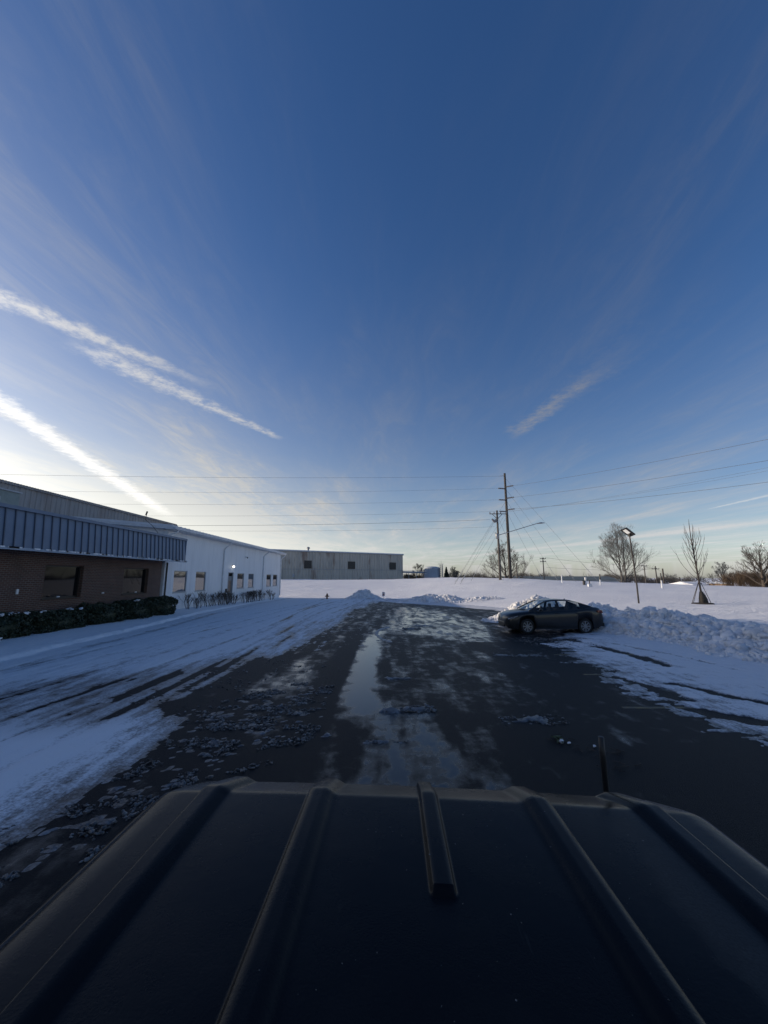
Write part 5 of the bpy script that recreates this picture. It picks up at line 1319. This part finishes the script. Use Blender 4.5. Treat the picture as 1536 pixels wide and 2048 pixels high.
def glass_mat(name, tint, refl=1.0):
    m = bpy.data.materials.new(name); m.use_nodes = True; q = N(m.node_tree)
    for n_ in list(q.n): q.n.remove(n_)
    tr = q.new('ShaderNodeBsdfTransparent'); tr.inputs[0].default_value = (*tint, 1)
    gl = q.new('ShaderNodeBsdfGlossy'); gl.inputs['Roughness'].default_value = 0.02; gl.inputs[0].default_value = (refl, refl, refl, 1)
    fr = q.new('ShaderNodeLayerWeight'); fr.inputs[0].default_value = 0.5; fc = q.math('MULTIPLY_ADD', q.math('POWER', fr.outputs['Facing'], 4.0), 0.85, 0.05)
    mx = q.new('ShaderNodeMixShader'); q.l.new(fc, mx.inputs[0]); q.l.new(tr.outputs[0], mx.inputs[1]); q.l.new(gl.outputs[0], mx.inputs[2])
    o = q.new('ShaderNodeOutputMaterial'); q.l.new(mx.outputs[0], o.inputs[0])
    return m
M['car_glass'] = glass_mat('car_window_glass', (0.86, 0.90, 0.89))

def lerp_tab(t):
    xs = [a for a, _ in t]; vs = [b_ for _, b_ in t]
    return lambda x: float(np.interp(x, xs, vs))
# local axes: x from the nose (0) to the tail (4.63), y across, z up from the ground
hoodz = lerp_tab([(0, .60), (.03, .71), (.09, .78), (.25, .85), (.6, .915), (.95, .955), (1.22, .985), (1.3, .995)])
deckz = lerp_tab([(3.75, 1.10), (4.0, 1.13), (4.2, 1.135), (4.42, 1.12), (4.52, 1.06), (4.58, .98), (4.63, .80)])
beltz = lerp_tab([(0, .52), (.05, .64), (.15, .72), (.4, .80), (.8, .86), (1.25, .91), (2.2, .955), (3.2, 1.0), (3.75, 1.04), (4.2, 1.045), (4.5, 1.0), (4.63, .72)])
halfw = lerp_tab([(0, .50), (.04, .62), (.12, .72), (.3, .80), (.6, .86), (.95, .885), (2.3, .89), (3.64, .885), (4.0, .86), (4.3, .81), (4.5, .74), (4.6, .66), (4.63, .58)])
WHX = (0.94, 3.64); WR_ = 0.325; AR = 0.375
def botz(x):
    z = float(np.interp(x, [0, .1, .4, .6, 4.0, 4.3, 4.55, 4.63], [.36, .22, .19, .19, .19, .25, .33, .42]))
    for wx in WHX:
        d = abs(x - wx)
        if d < AR: z = max(z, WR_ + math.sqrt(AR * AR - d * d) * 0.97)
    return z
def topz(x): return hoodz(x) if x < 1.3 else (deckz(x) if x > 3.75 else beltz(x))
xs = sorted(set(np.round(np.concatenate([np.linspace(0, 4.63, 48), [0.02, 0.06, 0.1, 4.56, 4.6], *[wx + AR * np.cos(np.linspace(0, math.pi, 17)) for wx in WHX]]), 4)))
car = empty('parked_sedan', (5.66, 19.2, float(lot_z(19.2))), R(1.0), 'dark grey four door sedan parked side-on in front of the snow heaps', 'car')
mb = MB(); rows = []
for x in xs:
    w_ = halfw(x); zb = botz(x); zs = beltz(x); zt = topz(x)
    cab = 1.3 <= x <= 3.75
    mid = zb + (zs - zb) * 0.5
    lo = [(w_ * 0.94, zb), (w_ * 0.985, zb + (zs - zb) * 0.15), (w_, max(zb + .01, min(.56, zb + (zs - zb) * .45)) if zs > .6 else mid), (w_ * 0.992, zb + (zs - zb) * 0.80), (w_ * 0.965, zs - 0.015)]
    if cab: up = [(w_ * 0.93, zs + 0.004), (w_ * 0.90, zs + 0.006), (w_ * 0.88, zs + 0.006), (w_ * 0.86, zs + 0.006)]
    else: up = [(w_ * 0.90, zs + (zt - zs) * 0.42), (w_ * 0.72, zs + (zt - zs) * 0.80), (w_ * 0.40, zt - 0.005), (0.0, zt)]
    half = lo + up
    rows.append([mb.v.append(Vector((x, -y, z))) or len(mb.v) - 1 for y, z in half] + [mb.v.append(Vector((x, y, z))) or len(mb.v) - 1 for y, z in reversed(half)])
for r0, r1 in zip(rows[:-1], rows[1:]):
    cabq = 1.3 <= mb.v[r0[0]].x < 3.75
    for k in range(len(r0) - 1):
        if cabq and k == 8: continue
        mb.f.append((r0[k], r0[k + 1], r1[k + 1], r1[k]))
mb.f.append(tuple(rows[0])); mb.f.append(tuple(reversed(rows[-1])))
body = mb.build('body', M['car_paint'], car, True)
MB().box((0.35, -0.70, 0.20), (4.35, 0.70, 0.62)).build('underbody', M['black'], car)
MB().box((1.25, -0.78, 0.62), (3.9, 0.78, 0.70)).build('floor', M['seat'], car)
# greenhouse
roofz = lerp_tab([(0, 0.0), (.12, .45), (.25, .74), (.36, .90), (.48, .985), (.55, 1.0), (.65, .985), (.76, .90), (.88, .62), (1, 0.0)])
NT = 40
def ghz(t): return roofz(t)
base = []; top = []
for i in range(NT + 1):
    t = i / NT; xb_ = 1.18 + t * (4.02 - 1.18)
    base.append((xb_, halfw(xb_) * 0.90, topz(xb_) if not 1.3 <= xb_ <= 3.75 else beltz(xb_) + .006))
ROOF = 1.435
def gh_side(x):                                # outline of the roof line above station x
    return float(np.interp(x, [1.02, 1.35, 1.65, 1.9, 2.2, 2.5, 2.8, 3.1, 3.4, 3.7, 4.0, 4.2], [.965, 1.135, 1.275, 1.368, 1.422, 1.440, 1.440, 1.422, 1.378, 1.302, 1.205, 1.125]))
gxs = np.linspace(1.18, 4.02, 45)
def prof_pt(x, v):
    """v 0 at the belt, 1 at the roof edge; returns y, z on the side of the greenhouse"""
    zb = base_z(x); zt = gh_side(x) - 0.035; yb = halfw(x) * 0.90; z = zb + (zt - zb) * v
    lean = 0.26 * max(z - 0.97, 0) / 0.46
    return yb - lean * (1 + 0.15 * v), z
def base_z(x): return min(beltz(x) + .006 if x >= 1.3 else hoodz(x) - .02, gh_side(x) - 0.04)
def strip(fn0, fn1, x0, x1, n=10):
    mb = MB()
    for i in range(n + 1):
        x = x0 + (x1 - x0) * i / n; mb.v.append(Vector(fn0(x))); mb.v.append(Vector(fn1(x)))
    for i in range(n): mb.f.append((2 * i, 2 * i + 2, 2 * i + 3, 2 * i + 1))
    return mb
# roof panel
rp = MB(); rws = []
for x in np.linspace(1.88, 3.22, 16):
    ye, ze = prof_pt(x, 1.0); zc_ = gh_side(x)
    rws.append([rp.v.append(Vector((x, y, z))) or len(rp.v) - 1 for y, z in ((-ye, ze), (-ye * .93, ze + .022), (-ye * .55, zc_ - .004), (0, zc_), (ye * .55, zc_ - .004), (ye * .93, ze + .022), (ye, ze))])
for a, c in zip(rws[:-1], rws[1:]):
    for k in range(6): rp.f.append((a[k], a[k + 1], c[k + 1], c[k]))
rp.build('roof', M['car_paint'], car, True)
def sloped(name, x0, x1, lo_y, mt, flip=False, inset=0.0):
    mb = MB(); rr = []
    for x in np.linspace(x0, x1, 10):
        ye, ze = prof_pt(x, 1.0); zc_ = gh_side(x); ye -= inset
        rr.append([mb.v.append(Vector((x - (0.10 if not flip else -0.08) * (1 - abs(k)) * 0.9, ye * k, ze + (zc_ - ze) * (1 - k * k)))) or len(mb.v) - 1 for k in (-1, -.66, -.33, 0, .33, .66, 1)])
    for a, c in zip(rr[:-1], rr[1:]):
        for k in range(6): mb.f.append((a[k], a[k + 1], c[k + 1], c[k]))
    return mb.build(name, mt, car, True)
sloped('windshield', 1.10, 1.90, 0, M['car_glass'], inset=0.05)
sloped('rear_window', 3.20, 4.14, 0, M['car_glass'], True, inset=0.05)
for sgn in (-1, 1):
    S3 = lambda x, v, o=0.0: (x, sgn * (prof_pt(x, v)[0] + o), prof_pt(x, v)[1])
    # pillars and rails
    strip(lambda x: S3(x, 0.93), lambda x: S3(x, 1.0), 1.08, 4.15, 40).build('roof_rail', M['car_paint'], car, True)
    strip(lambda x: S3(x, 0.0), lambda x: S3(x, 0.08), 1.08, 4.12, 40).build('belt_trim', M['black'], car)
    strip(lambda x: S3(x, 0.0), lambda x: S3(x, 0.96), 2.42, 2.54, 2).build('pillar', M['black'], car)
    strip(lambda x: S3(x, 0.0), lambda x: S3(x, 0.96), 3.50, 4.14, 8).build('rear_pillar', M['car_paint'], car)
    strip(lambda x: S3(x, 0.0), lambda x: S3(x, 0.96), 1.08, 1.46, 6).build('front_pillar', M['black'], car)
    strip(lambda x: S3(x, 0.06, -.006), lambda x: S3(x, 0.95, -.006), 1.45, 2.43, 12).build('side_window', M['car_glass'], car)
    strip(lambda x: S3(x, 0.06, -.006), lambda x: S3(x, 0.95, -.006), 2.53, 3.51, 12).build('side_window', M['car_glass'], car)
    # A pillar bar following the windscreen edge
    MB().tube([(x, sgn * (prof_pt(x, 1.0)[0] - 0.01), prof_pt(x, 1.0)[1] + 0.002) for x in np.linspace(1.08, 1.95, 8)], 0.028, 6).build('windscreen_bar', M['car_paint'], car, True)
    # mirror, handles, door seams
    MB().lathe([(0.01, -0.09), (0.07, -0.08), (0.085, 0.0), (0.07, 0.06), (0.01, 0.08)], 10, Matrix.Translation((1.56, sgn * 0.97, 1.02)) @ Euler((R(90), 0, 0)).to_matrix().to_4x4() @ Matrix.Scale(0.8, 4)).build('mirror', M['car_paint'], car, True)
    MB().tube([(1.54, sgn * 0.84, 0.97), (1.56, sgn * 0.94, 1.0)], 0.02, 6).build('mirror_stalk', M['black'], car)
    for hx in (2.22, 3.20):
        MB().tube([(hx, sgn * (halfw(hx) * 0.985 + 0.012), 0.86), (hx + 0.10, sgn * (halfw(hx) * 0.985 + 0.022), 0.865), (hx + 0.20, sgn * (halfw(hx) * 0.985 + 0.012), 0.87)], 0.016, 6).build('door_handle', M['car_paint'], car)
    for dx_ in (1.42, 2.48, 3.40):
        MB().tube([(dx_ + (0.0 if dx_ < 3 else -0.08), sgn * (halfw(dx_) * 0.975), 0.24), (dx_, sgn * (halfw(dx_) * 1.001), 0.55), (dx_, sgn * (halfw(dx_) * 0.990), 0.82), (dx_ + 0.02, sgn * (halfw(dx_) * 0.95), beltz(dx_))], 0.0045, 4).build('door_seam', M['black'], car)
    MB().tube([(1.32, sgn * 0.875, 0.225), (3.25, sgn * 0.875, 0.225)], 0.03, 6).build('sill', M['black'], car)
    # lamps
    hl = MB()
    pts = [(0.10, .66, .66), (0.30, .785, .70), (0.52, .842, .765), (0.50, .84, .735), (0.28, .79, .635), (0.10, .69, .60)]
    n_ = len(pts); hl.add([(x, sgn * (y + .012), z) for x, y, z in pts] + [(x + .02, sgn * (y - .05), z) for x, y, z in pts], [tuple(range(n_)), tuple(reversed(range(n_, 2 * n_)))] + [(i, (i + 1) % n_, n_ + (i + 1) % n_, n_ + i) for i in range(n_)])
    hl.build('headlight', M['lens_clear'], car)
    tlm = MB(); pts = [(4.60, .60, .985), (4.44, .785, 1.0), (4.24, .842, .975), (4.30, .832, .90), (4.48, .78, .875), (4.615, .64, .87)]
    tlm.add([(x + .006, sgn * (y + .014), z) for x, y, z in pts] + [(x - .04, sgn * (y - .05), z) for x, y, z in pts], [tuple(range(n_)), tuple(reversed(range(n_, 2 * n_)))] + [(i, (i + 1) % n_, n_ + (i + 1) % n_, n_ + i) for i in range(n_)])
    tlm.build('taillight', M['lens_red'], car)
    MB().lathe([(0.0, 0), (0.05, 0.004), (0.055, 0.02), (0.0, 0.03)], 10, Matrix.Translation((0.085, sgn * 0.60, 0.36)) @ Euler((0, R(-90), R(sgn * -30))).to_matrix().to_4x4()).build('fog_light', M['lens_clear'], car)
    for wx in WHX:
        wm = Matrix.Translation((wx, sgn * 0.775, WR_ - 0.008))
        wh = empty('wheel'); wh.parent = car; wh.matrix_local = wm
        ro = Euler((R(-90 * sgn), 0, 0)).to_matrix().to_4x4()       # lathe axis outwards
        MB().lathe([(0.215, -0.09), (0.30, -0.10), (0.322, -0.07), (WR_, 0.0), (0.322, 0.07), (0.30, 0.10), (0.222, 0.095), (0.215, 0.06)], 32, ro).build('tyre', M['rubber'], wh, True)
        MB().lathe([(0.222, 0.06), (0.224, 0.092), (0.208, 0.095), (0.20, 0.05)], 32, ro).build('rim', M['alloy'], wh, True)
        MB().lathe([(0.0, -0.02), (0.20, -0.02), (0.20, 0.0), (0.0, 0.0)], 24, ro).build('brake_disc', M['black'], wh)
        for k in range(8):
            a = 2 * math.pi * k / 8
            m_ = ro @ Matrix.Rotation(a, 4, 'Z')
            MB().add([m_ @ Vector(v) for v in ((0.03, -0.020, 0.085), (0.03, 0.020, 0.085), (0.208, 0.020, 0.088), (0.208, -0.020, 0.088), (0.03, -0.020, 0.05), (0.03, 0.020, 0.05), (0.208, 0.020, 0.06), (0.208, -0.020, 0.06))], [(0, 1, 2, 3), (7, 6, 5, 4), (0, 4, 5, 1), (1, 5, 6, 2), (2, 6, 7, 3), (3, 7, 4, 0)]).build('spoke', M['alloy'], wh)
        MB().lathe([(0.0, 0.05), (0.045, 0.06), (0.045, 0.092), (0.03, 0.098), (0.0, 0.098)], 12, ro).build('hub_cap', M['alloy'], wh)
        # dark arch liner
        MB().tube([(wx, sgn * 0.50, WR_), (wx, sgn * 0.835, WR_)], AR - 0.004, 24, False).build('arch_liner', M['black'], car)
car.scale = (1, 1, 1.06)
# nose: grille, bumper slot, plate, emblem
MB().box((-0.012, -0.40, 0.26), (0.05, 0.40, 0.44)).build('grille', M['black'], car, bevel=0.01)
MB().box((-0.018, -0.43, 0.445), (0.03, 0.43, 0.462)).build('grille_bar', M['chrome'], car)
em = [((0.065 * math.cos(a)), (0.045 * math.sin(a))) for a in [6.283 * i / 20 for i in range(21)]]
MB().tube([(-0.012 + 0.02 * abs(y) * 3, y, 0.60 + z) for y, z in em], 0.006, 5).tube([(-0.006, 0.9 * y * 0.35, 0.60 + z * 0.9) for y, z in em], 0.005, 5).build('emblem', M['chrome'], car)
MB().box((4.625, -0.26, 0.66), (4.64, 0.26, 0.80)).build('number_plate', M['white_trim'], car)
MB().box((4.50, -0.72, 0.30), (4.60, 0.72, 0.44)).build('rear_bumper_insert', M['black'], car)
fin = MB().add([(3.02, -0.025, 1.395), (3.02, 0.025, 1.395), (3.22, 0.03, 1.36), (3.22, -0.03, 1.36), (3.16, 0, 1.455)], [(0, 1, 2, 3), (0, 4, 1), (1, 4, 2), (2, 4, 3), (3, 4, 0)]).build('roof_fin', M['car_paint'], car)
for sx_, sy_ in ((2.05, -.36), (2.05, .36), (2.95, -.36), (2.95, .36)):
    MB().box((sx_, sy_ - .24, 0.68), (sx_ + 0.5, sy_ + .24, 0.80)).box((sx_ + 0.42, sy_ - .23, 0.78), (sx_ + 0.56, sy_ + .23, 1.06)).box((sx_ + 0.47, sy_ - .10, 1.04), (sx_ + 0.55, sy_ + .10, 1.22)).build('seat', M['seat'], car, bevel=0.03)
MB().box((1.35, -0.72, 0.80), (1.75, 0.72, 0.955)).build('dashboard', M['seat'], car, bevel=0.03)
MB().lathe([(0.17, -0.01), (0.19, 0), (0.17, 0.01)], 16, Matrix.Translation((1.88, -0.36, 0.98)) @ Euler((0, R(70), 0)).to_matrix().to_4x4()).build('steering_wheel', M['black'], car)

# ------------------------------------------------------------------ the ribbed roof under the camera: a dark boxy off-road vehicle
M['roof_paint'] = mat('dull_dark_vehicle_paint', (0.005, 0.006, 0.008), 0.28, 0.0, 0.10, **{'Coat Weight': 0.0, 'Coat Roughness': 0.2})
q, b = nodes(M['roof_paint'])
co = q.new('ShaderNodeTexCoord').outputs['Object']
n1 = q.noise(co, 3.0, 6, 0.62); n2 = q.noise(q.mapping(co, (60, 3, 60)), 1.0, 4, 0.7); n3 = q.noise(co, 220, 2, 0.6)
scr = q.ramp(n2, 0.66, 0.74)
xx_, yy_, _z = q.sep(co)
ed = q.math('SUBTRACT', xx_, 0.445)
film = q.ramp(q.math('ADD', ed, q.math('MULTIPLY', q.math('SUBTRACT', q.noise(co, 7, 5, 0.6), 0.5), 0.09)), -0.02, 0.03)
film = q.math('MULTIPLY', q.math('MULTIPLY', film, q.ramp(ed, 0.085, 0.11, 1, 0)), q.math('MULTIPLY', q.ramp(yy_, 1.16, 1.06), q.ramp(q.noise(co, 9, 5, 0.65), 0.28, 0.55)))
dust = q.math('ADD', q.math('MULTIPLY', q.ramp(n1, 0.45, 0.8), 0.25), q.math('MULTIPLY', film, 1.3))
dust = q.math('MULTIPLY', dust, q.ramp(n3, 0.3, 0.7, 0.55, 1.0))
c = q.mix(q.math('MULTIPLY', dust, 0.4), (0.005, 0.006, 0.008), (0.050, 0.056, 0.060))
q.put(b.inputs['Base Color'], q.mix(q.math('MULTIPLY', scr, 0.25), c, (0.05, 0.05, 0.05)))
q.put(b.inputs['Roughness'], q.math('ADD', q.ramp(n1, 0.3, 0.8, 0.22, 0.36), q.math('MULTIPLY', film, 0.18)))
add_bump(q, b, q.math('ADD', q.math('MULTIPLY', n3, 0.15), n1), 0.10, 0.02)
HS = 0.60                                     # camera above the roof
RZ = CAM_H - HS
veh = empty('offroad_vehicle', (0.045, 0, float(lot_z(0)) - 0.0), R(-1.3), 'dark boxy off-road vehicle with a ribbed roof under the viewpoint', 'vehicle')
veh.rotation_euler = (0, R(1.6), R(-1.3))
zr = RZ
HW = 0.755                                    # half width of the roof
FY = 1.20                                     # crest of the roof above the windscreen
def roof_xz(x, y):
    """height of the roof skin relative to its crown"""
    ax_ = abs(x); z = -0.012 * (x / HW) ** 2
    e = max(ax_ - 0.732, 0) / (HW - 0.732); z -= 0.016 * e ** 1.6
    f = max(y - 1.185, 0); z -= 0.30 * f * f / (f + 0.018) * 1.05
    z -= 0.010 * max(y, 0) * 0.3
    return z
RIBS = [-0.60, -0.300, 0.0, 0.300, 0.60]
def ribz(x, y):
    """raised swages pressed into the skin"""
    h = 0
    for i, rx in enumerate(RIBS):
        hw_ = 0.028 if i != 2 else 0.019
        if i == 2 and y < 0.86: k = max(0.0, 1 - (0.86 - y) / 0.012)
        else: k = 1.0
        d = abs(x - rx)
        gentle = (x > rx) if i < 2 else ((x < rx) if i > 2 else False); fo = 0.018 if gentle else 0.008
        if d < hw_ + fo:
            u_ = 1 - max(0, (d - hw_ * (0.4 if gentle else 1.0)) / (fo + (hw_ * 0.6 if gentle else 0.0))); h = max(h, k * 0.016 * (u_ * u_ * (3 - 2 * u_)))
    return h * max(0.0, min(1.0, (1.352 - y) / 0.02))
cols = []
for i, rx in enumerate(RIBS):
    hw_ = 0.028 if i != 2 else 0.019
    cols += [rx - hw_ - 0.031, rx - hw_ - 0.022, rx + hw_ + 0.022, rx + hw_ + 0.031, rx - hw_ - 0.006, rx + hw_ + 0.006, rx - hw_ - 0.013, rx - hw_ - 0.010, rx - hw_ - 0.003, rx - hw_ + 0.001, rx - hw_ * 0.4, rx, rx + hw_ * 0.4, rx + hw_ - 0.001, rx + hw_ + 0.003, rx + hw_ + 0.010, rx + hw_ + 0.013]
cols = sorted(set(np.round(np.concatenate([cols, np.linspace(-HW, HW, 24), [HW - 0.01, -HW + 0.01, HW - .03, -HW + .03]]), 4)))
rowsy = sorted(set(np.round(np.concatenate([np.linspace(-2.3, 0.5, 12), np.linspace(0.5, 1.1, 26), np.linspace(1.1, 1.34, 30), [0.846, 0.85, 0.856, 0.862]]), 4)))
V = []; 
for y in rowsy:
    wk = 1.0 - 0.055 * max(0, (y - 1.17) / 0.17) ** 1.3
    for x in cols: V.append((x * wk, y, zr + roof_xz(x, y) + ribz(x, y)))
nx = len(cols); F = grid_faces(nx, len(rowsy))
mesh_obj('roof', np.array(V), F, M['roof_paint'], veh, smooth=True)
rb = np.random.RandomState(19); nb_ = 240
bx_ = rb.uniform(-0.70, 0.70, nb_); by_ = 0.35 + 0.85 * rb.rand(nb_) ** 0.8
bz_ = np.array([zr + roof_xz(a, c_) + ribz(a, c_) for a, c_ in zip(bx_, by_)])
sel = fbm(bx_ * 4, by_ * 4, 77, 3) > 0.02
v, f = lumps(np.stack([bx_, by_, bz_], -1)[sel], (0.0008 + 0.0016 * rb.rand(nb_) ** 3)[sel], 3, IV, IF, 0.4)
tag(mesh_obj('grit_specks', v, f, M['slush'], veh), kind='stuff')
# rain gutters along both sides, with a pale worn lip
for sgn in (-1, 1):
    pts = [(sgn * (HW + 0.012) * (1 - 0.055 * max(0, (y - 1.17) / 0.17) ** 1.3), y, zr - 0.050 - 0.31 * max(y - 1.185, 0) - 0.003 * max(y, 0)) for y in np.concatenate([[-2.3, -1, 0], np.linspace(0.3, 1.32, 16)])]
    MB().tube(pts, 0.012, 6).build('drip_rail', M['roof_paint'], veh, True)
    # side glass, door, quarter panels
    MB().prism([(sgn * 0.725, zr - 0.055), (sgn * 0.80, zr - 0.60), (sgn * 0.785, zr - 0.60), (sgn * 0.71, zr - 0.055)], -2.2, 0.98, lambda a, b_, d: (a, d, b_)).build('side_glass', M['dark_glass'], veh)
    MB().prism([(sgn * 0.80, zr - 0.60), (sgn * 0.84, zr - 0.80), (sgn * 0.83, zr - 1.35), (sgn * 0.70, zr - 1.35), (sgn * 0.70, zr - 0.60)], -2.3, 1.05, lambda a, b_, d: (a, d, b_)).build('door', M['roof_paint'], veh)
    for y in (-1.2, -0.1, 0.95):
        MB().prism([(sgn * 0.728, zr - 0.053), (sgn * 0.806, zr - 0.60), (sgn * 0.79, zr - 0.60), (sgn * 0.712, zr - 0.053)], y, y + 0.07, lambda a, b_, d: (a, d, b_)).build('pillar', M['roof_paint'], veh)
    MB().tube([(sgn * 0.69, 1.32, zr - 0.10), (sgn * 0.76, 1.62, zr - 0.74)], 0.032, 8).build('windscreen_pillar', M['roof_paint'], veh)
    fe = [(1.62, zr - 1.35), (1.62, zr - 0.80), (2.1, zr - 0.84), (2.5, zr - 0.95), (2.56, zr - 1.2), (2.5, zr - 1.35)]
    MB().prism(fe, sgn * 0.66, sgn * 0.84, lambda a, b_, d: (d, a, b_)).build('fender', M['roof_paint'], veh, bevel=0.03)
    for wy in (2.0, -1.7):
        wh = empty('wheel'); wh.parent = veh; wh.location = (sgn * 0.76, wy, 0.37)
        ro = Euler((0, R(90 * sgn), 0)).to_matrix().to_4x4()
        MB().lathe([(0.20, -0.11), (0.33, -0.12), (0.37, -0.08), (0.372, 0.08), (0.33, 0.12), (0.20, 0.11)], 28, ro).build('tyre', M['rubber'], wh, True)
        MB().lathe([(0.0, 0.06), (0.10, 0.09), (0.19, 0.05), (0.205, 0.11), (0.20, 0.0), (0.0, 0.0)], 24, ro).build('rim', M['alloy'], wh, True)
    MB().box((sgn * 0.86 - 0.1, 1.30, zr - 0.62), (sgn * 0.86 + 0.1, 1.36, zr - 0.44)).build('mirror', M['black'], veh, bevel=0.015)
MB().prism([(1.335, zr - 0.075), (1.64, zr - 0.76), (1.625, zr - 0.76), (1.32, zr - 0.075)], -0.70, 0.70, lambda a, b_, d: (d, a, b_)).build('windshield', M['dark_glass'], veh)
MB().prism([(1.62, zr - 0.76), (2.1, zr - 0.81), (2.48, zr - 0.92), (2.54, zr - 1.0), (2.5, zr - 1.2), (1.62, zr - 1.2)], -0.655, 0.655, lambda a, b_, d: (d, a, b_)).build('hood', M['roof_paint'], veh, bevel=0.02)
MB().box((-0.80, 2.52, 0.42), (0.80, 2.68, 0.62)).build('bumper', M['black'], veh, bevel=0.02)
MB().prism([(-2.3, zr - 0.05), (-2.42, zr - 0.65), (-2.45, zr - 1.35), (-2.3, zr - 1.35)], -0.72, 0.72, lambda a, b_, d: (d, a, b_)).build('tailgate', M['roof_paint'], veh)
# short thick rubber antenna on the right front, just ahead of the roof edge
a0 = Vector((0.665, 1.50, zr - 0.60)); a1 = Vector((0.600, 1.42, zr + 0.088))
an = MB().tube([a0 - Vector((0, 0, 0.03)), a0, a0.lerp(a1, 0.06), a0.lerp(a1, 0.9), a1], [0.017, 0.013, 0.0080, 0.0095, 0.0090], 10).build('antenna', M['black'], veh, True)
MB().lathe([(0.03, -0.02), (0.028, 0.0), (0.016, 0.02)], 14, Matrix.Translation(a0 - Vector((0, 0, 0.015)))).build('antenna_base', M['black'], an, True)
# ------------------------------------------------------------------ small litter on the asphalt
rg = random.Random(77)
M['leaf'] = mat('wet_leaf', (0.06, 0.075, 0.02), 0.5)
def litter(name, label, cx_, cy_, n, spread, kind, seed):
    rg = random.Random(seed); e = empty(name, (cx_, cy_, float(lot_z(cy_)) + 0.002), 0, label, 'debris', 'debris frozen on the asphalt')
    segs = []
    for _ in range(n):
        a = rg.uniform(0, 6.28); L = rg.uniform(0.05, 0.18); x, y = rg.gauss(0, spread), rg.gauss(0, spread * 0.5)
        segs.append((x, y, 0.008 + rg.random() * 0.012, x + L * math.cos(a), y + L * math.sin(a) * 0.6, 0.008 + rg.random() * 0.03, 0.006, 0.003))
    v, f = seg_mesh(segs, 4); tag(mesh_obj('twigs', v, f, M['bark'], e), kind='stuff')
    if kind:
        for _ in range(9):
            a = rg.uniform(0, 6.28); x, y = rg.gauss(0, 0.05), rg.gauss(0, 0.04); L = rg.uniform(0.06, 0.13)
            c_, s_ = math.cos(a), math.sin(a); w_ = L * 0.25; z_ = 0.012 + rg.random() * 0.02
            MB().add([(x - L * c_, y - L * s_, z_), (x + w_ * s_, y - w_ * c_, z_ + 0.02), (x + L * c_, y + L * s_, z_ + 0.008), (x - w_ * s_, y + w_ * c_, z_ + 0.024), (x, y, z_ + 0.012)], [(0, 1, 4), (1, 2, 4), (2, 3, 4), (3, 0, 4)]).build('leaf', M['leaf'], e)
        v, f = lumps(np.array([(-0.02, -0.12, 0.02), (0.08, -0.17, 0.015), (0.4, -0.28, 0.012)]), np.array([0.035, 0.025, 0.02]), seed, IV2, IF2); tag(mesh_obj('ice_lumps', v, f, M['snow'], e, smooth=True), kind='stuff')
    return e
litter('leaf_litter', 'clump of green leaves and twigs with ice lumps ahead of the antenna', 2.70, 6.45, 10, 0.10, True, 5)
litter('twig_litter', 'thin dark twigs scattered right of the leaf clump', 3.15, 6.05, 16, 0.22, False, 6)
litter('twig_litter', 'thin dark twigs lying nearest the vehicle, right of the puddle', 3.10, 5.55, 12, 0.20, False, 7)
# worn yellow bay lines, mostly under the snow
M['yellow'] = varied('worn_yellow_paint', (0.20, 0.15, 0.05), (0.06, 0.055, 0.045), 0.6, 9)
for i, (y, x0, x1, lb) in enumerate(((7.95, 4.6, 10.0, 'worn yellow bay line nearest the vehicle at right, half under snow'), (10.6, 5.2, 10.0, 'worn yellow bay line in the middle of the right-hand snow'), (13.3, 5.6, 10.0, 'worn yellow bay line just in front of the tread marks by the car'))):
    v = [(x, y + s_, float(lot_z(y)) + 0.004) for x in np.linspace(x0, x1, 24) for s_ in (-0.05, 0.05)]
    o = mesh_obj('bay_line', v, [(2 * k, 2 * k + 2, 2 * k + 3, 2 * k + 1) for k in range(23)], M['yellow']); tag(o, lb, 'road marking', 'yellow bay lines', kind='structure')
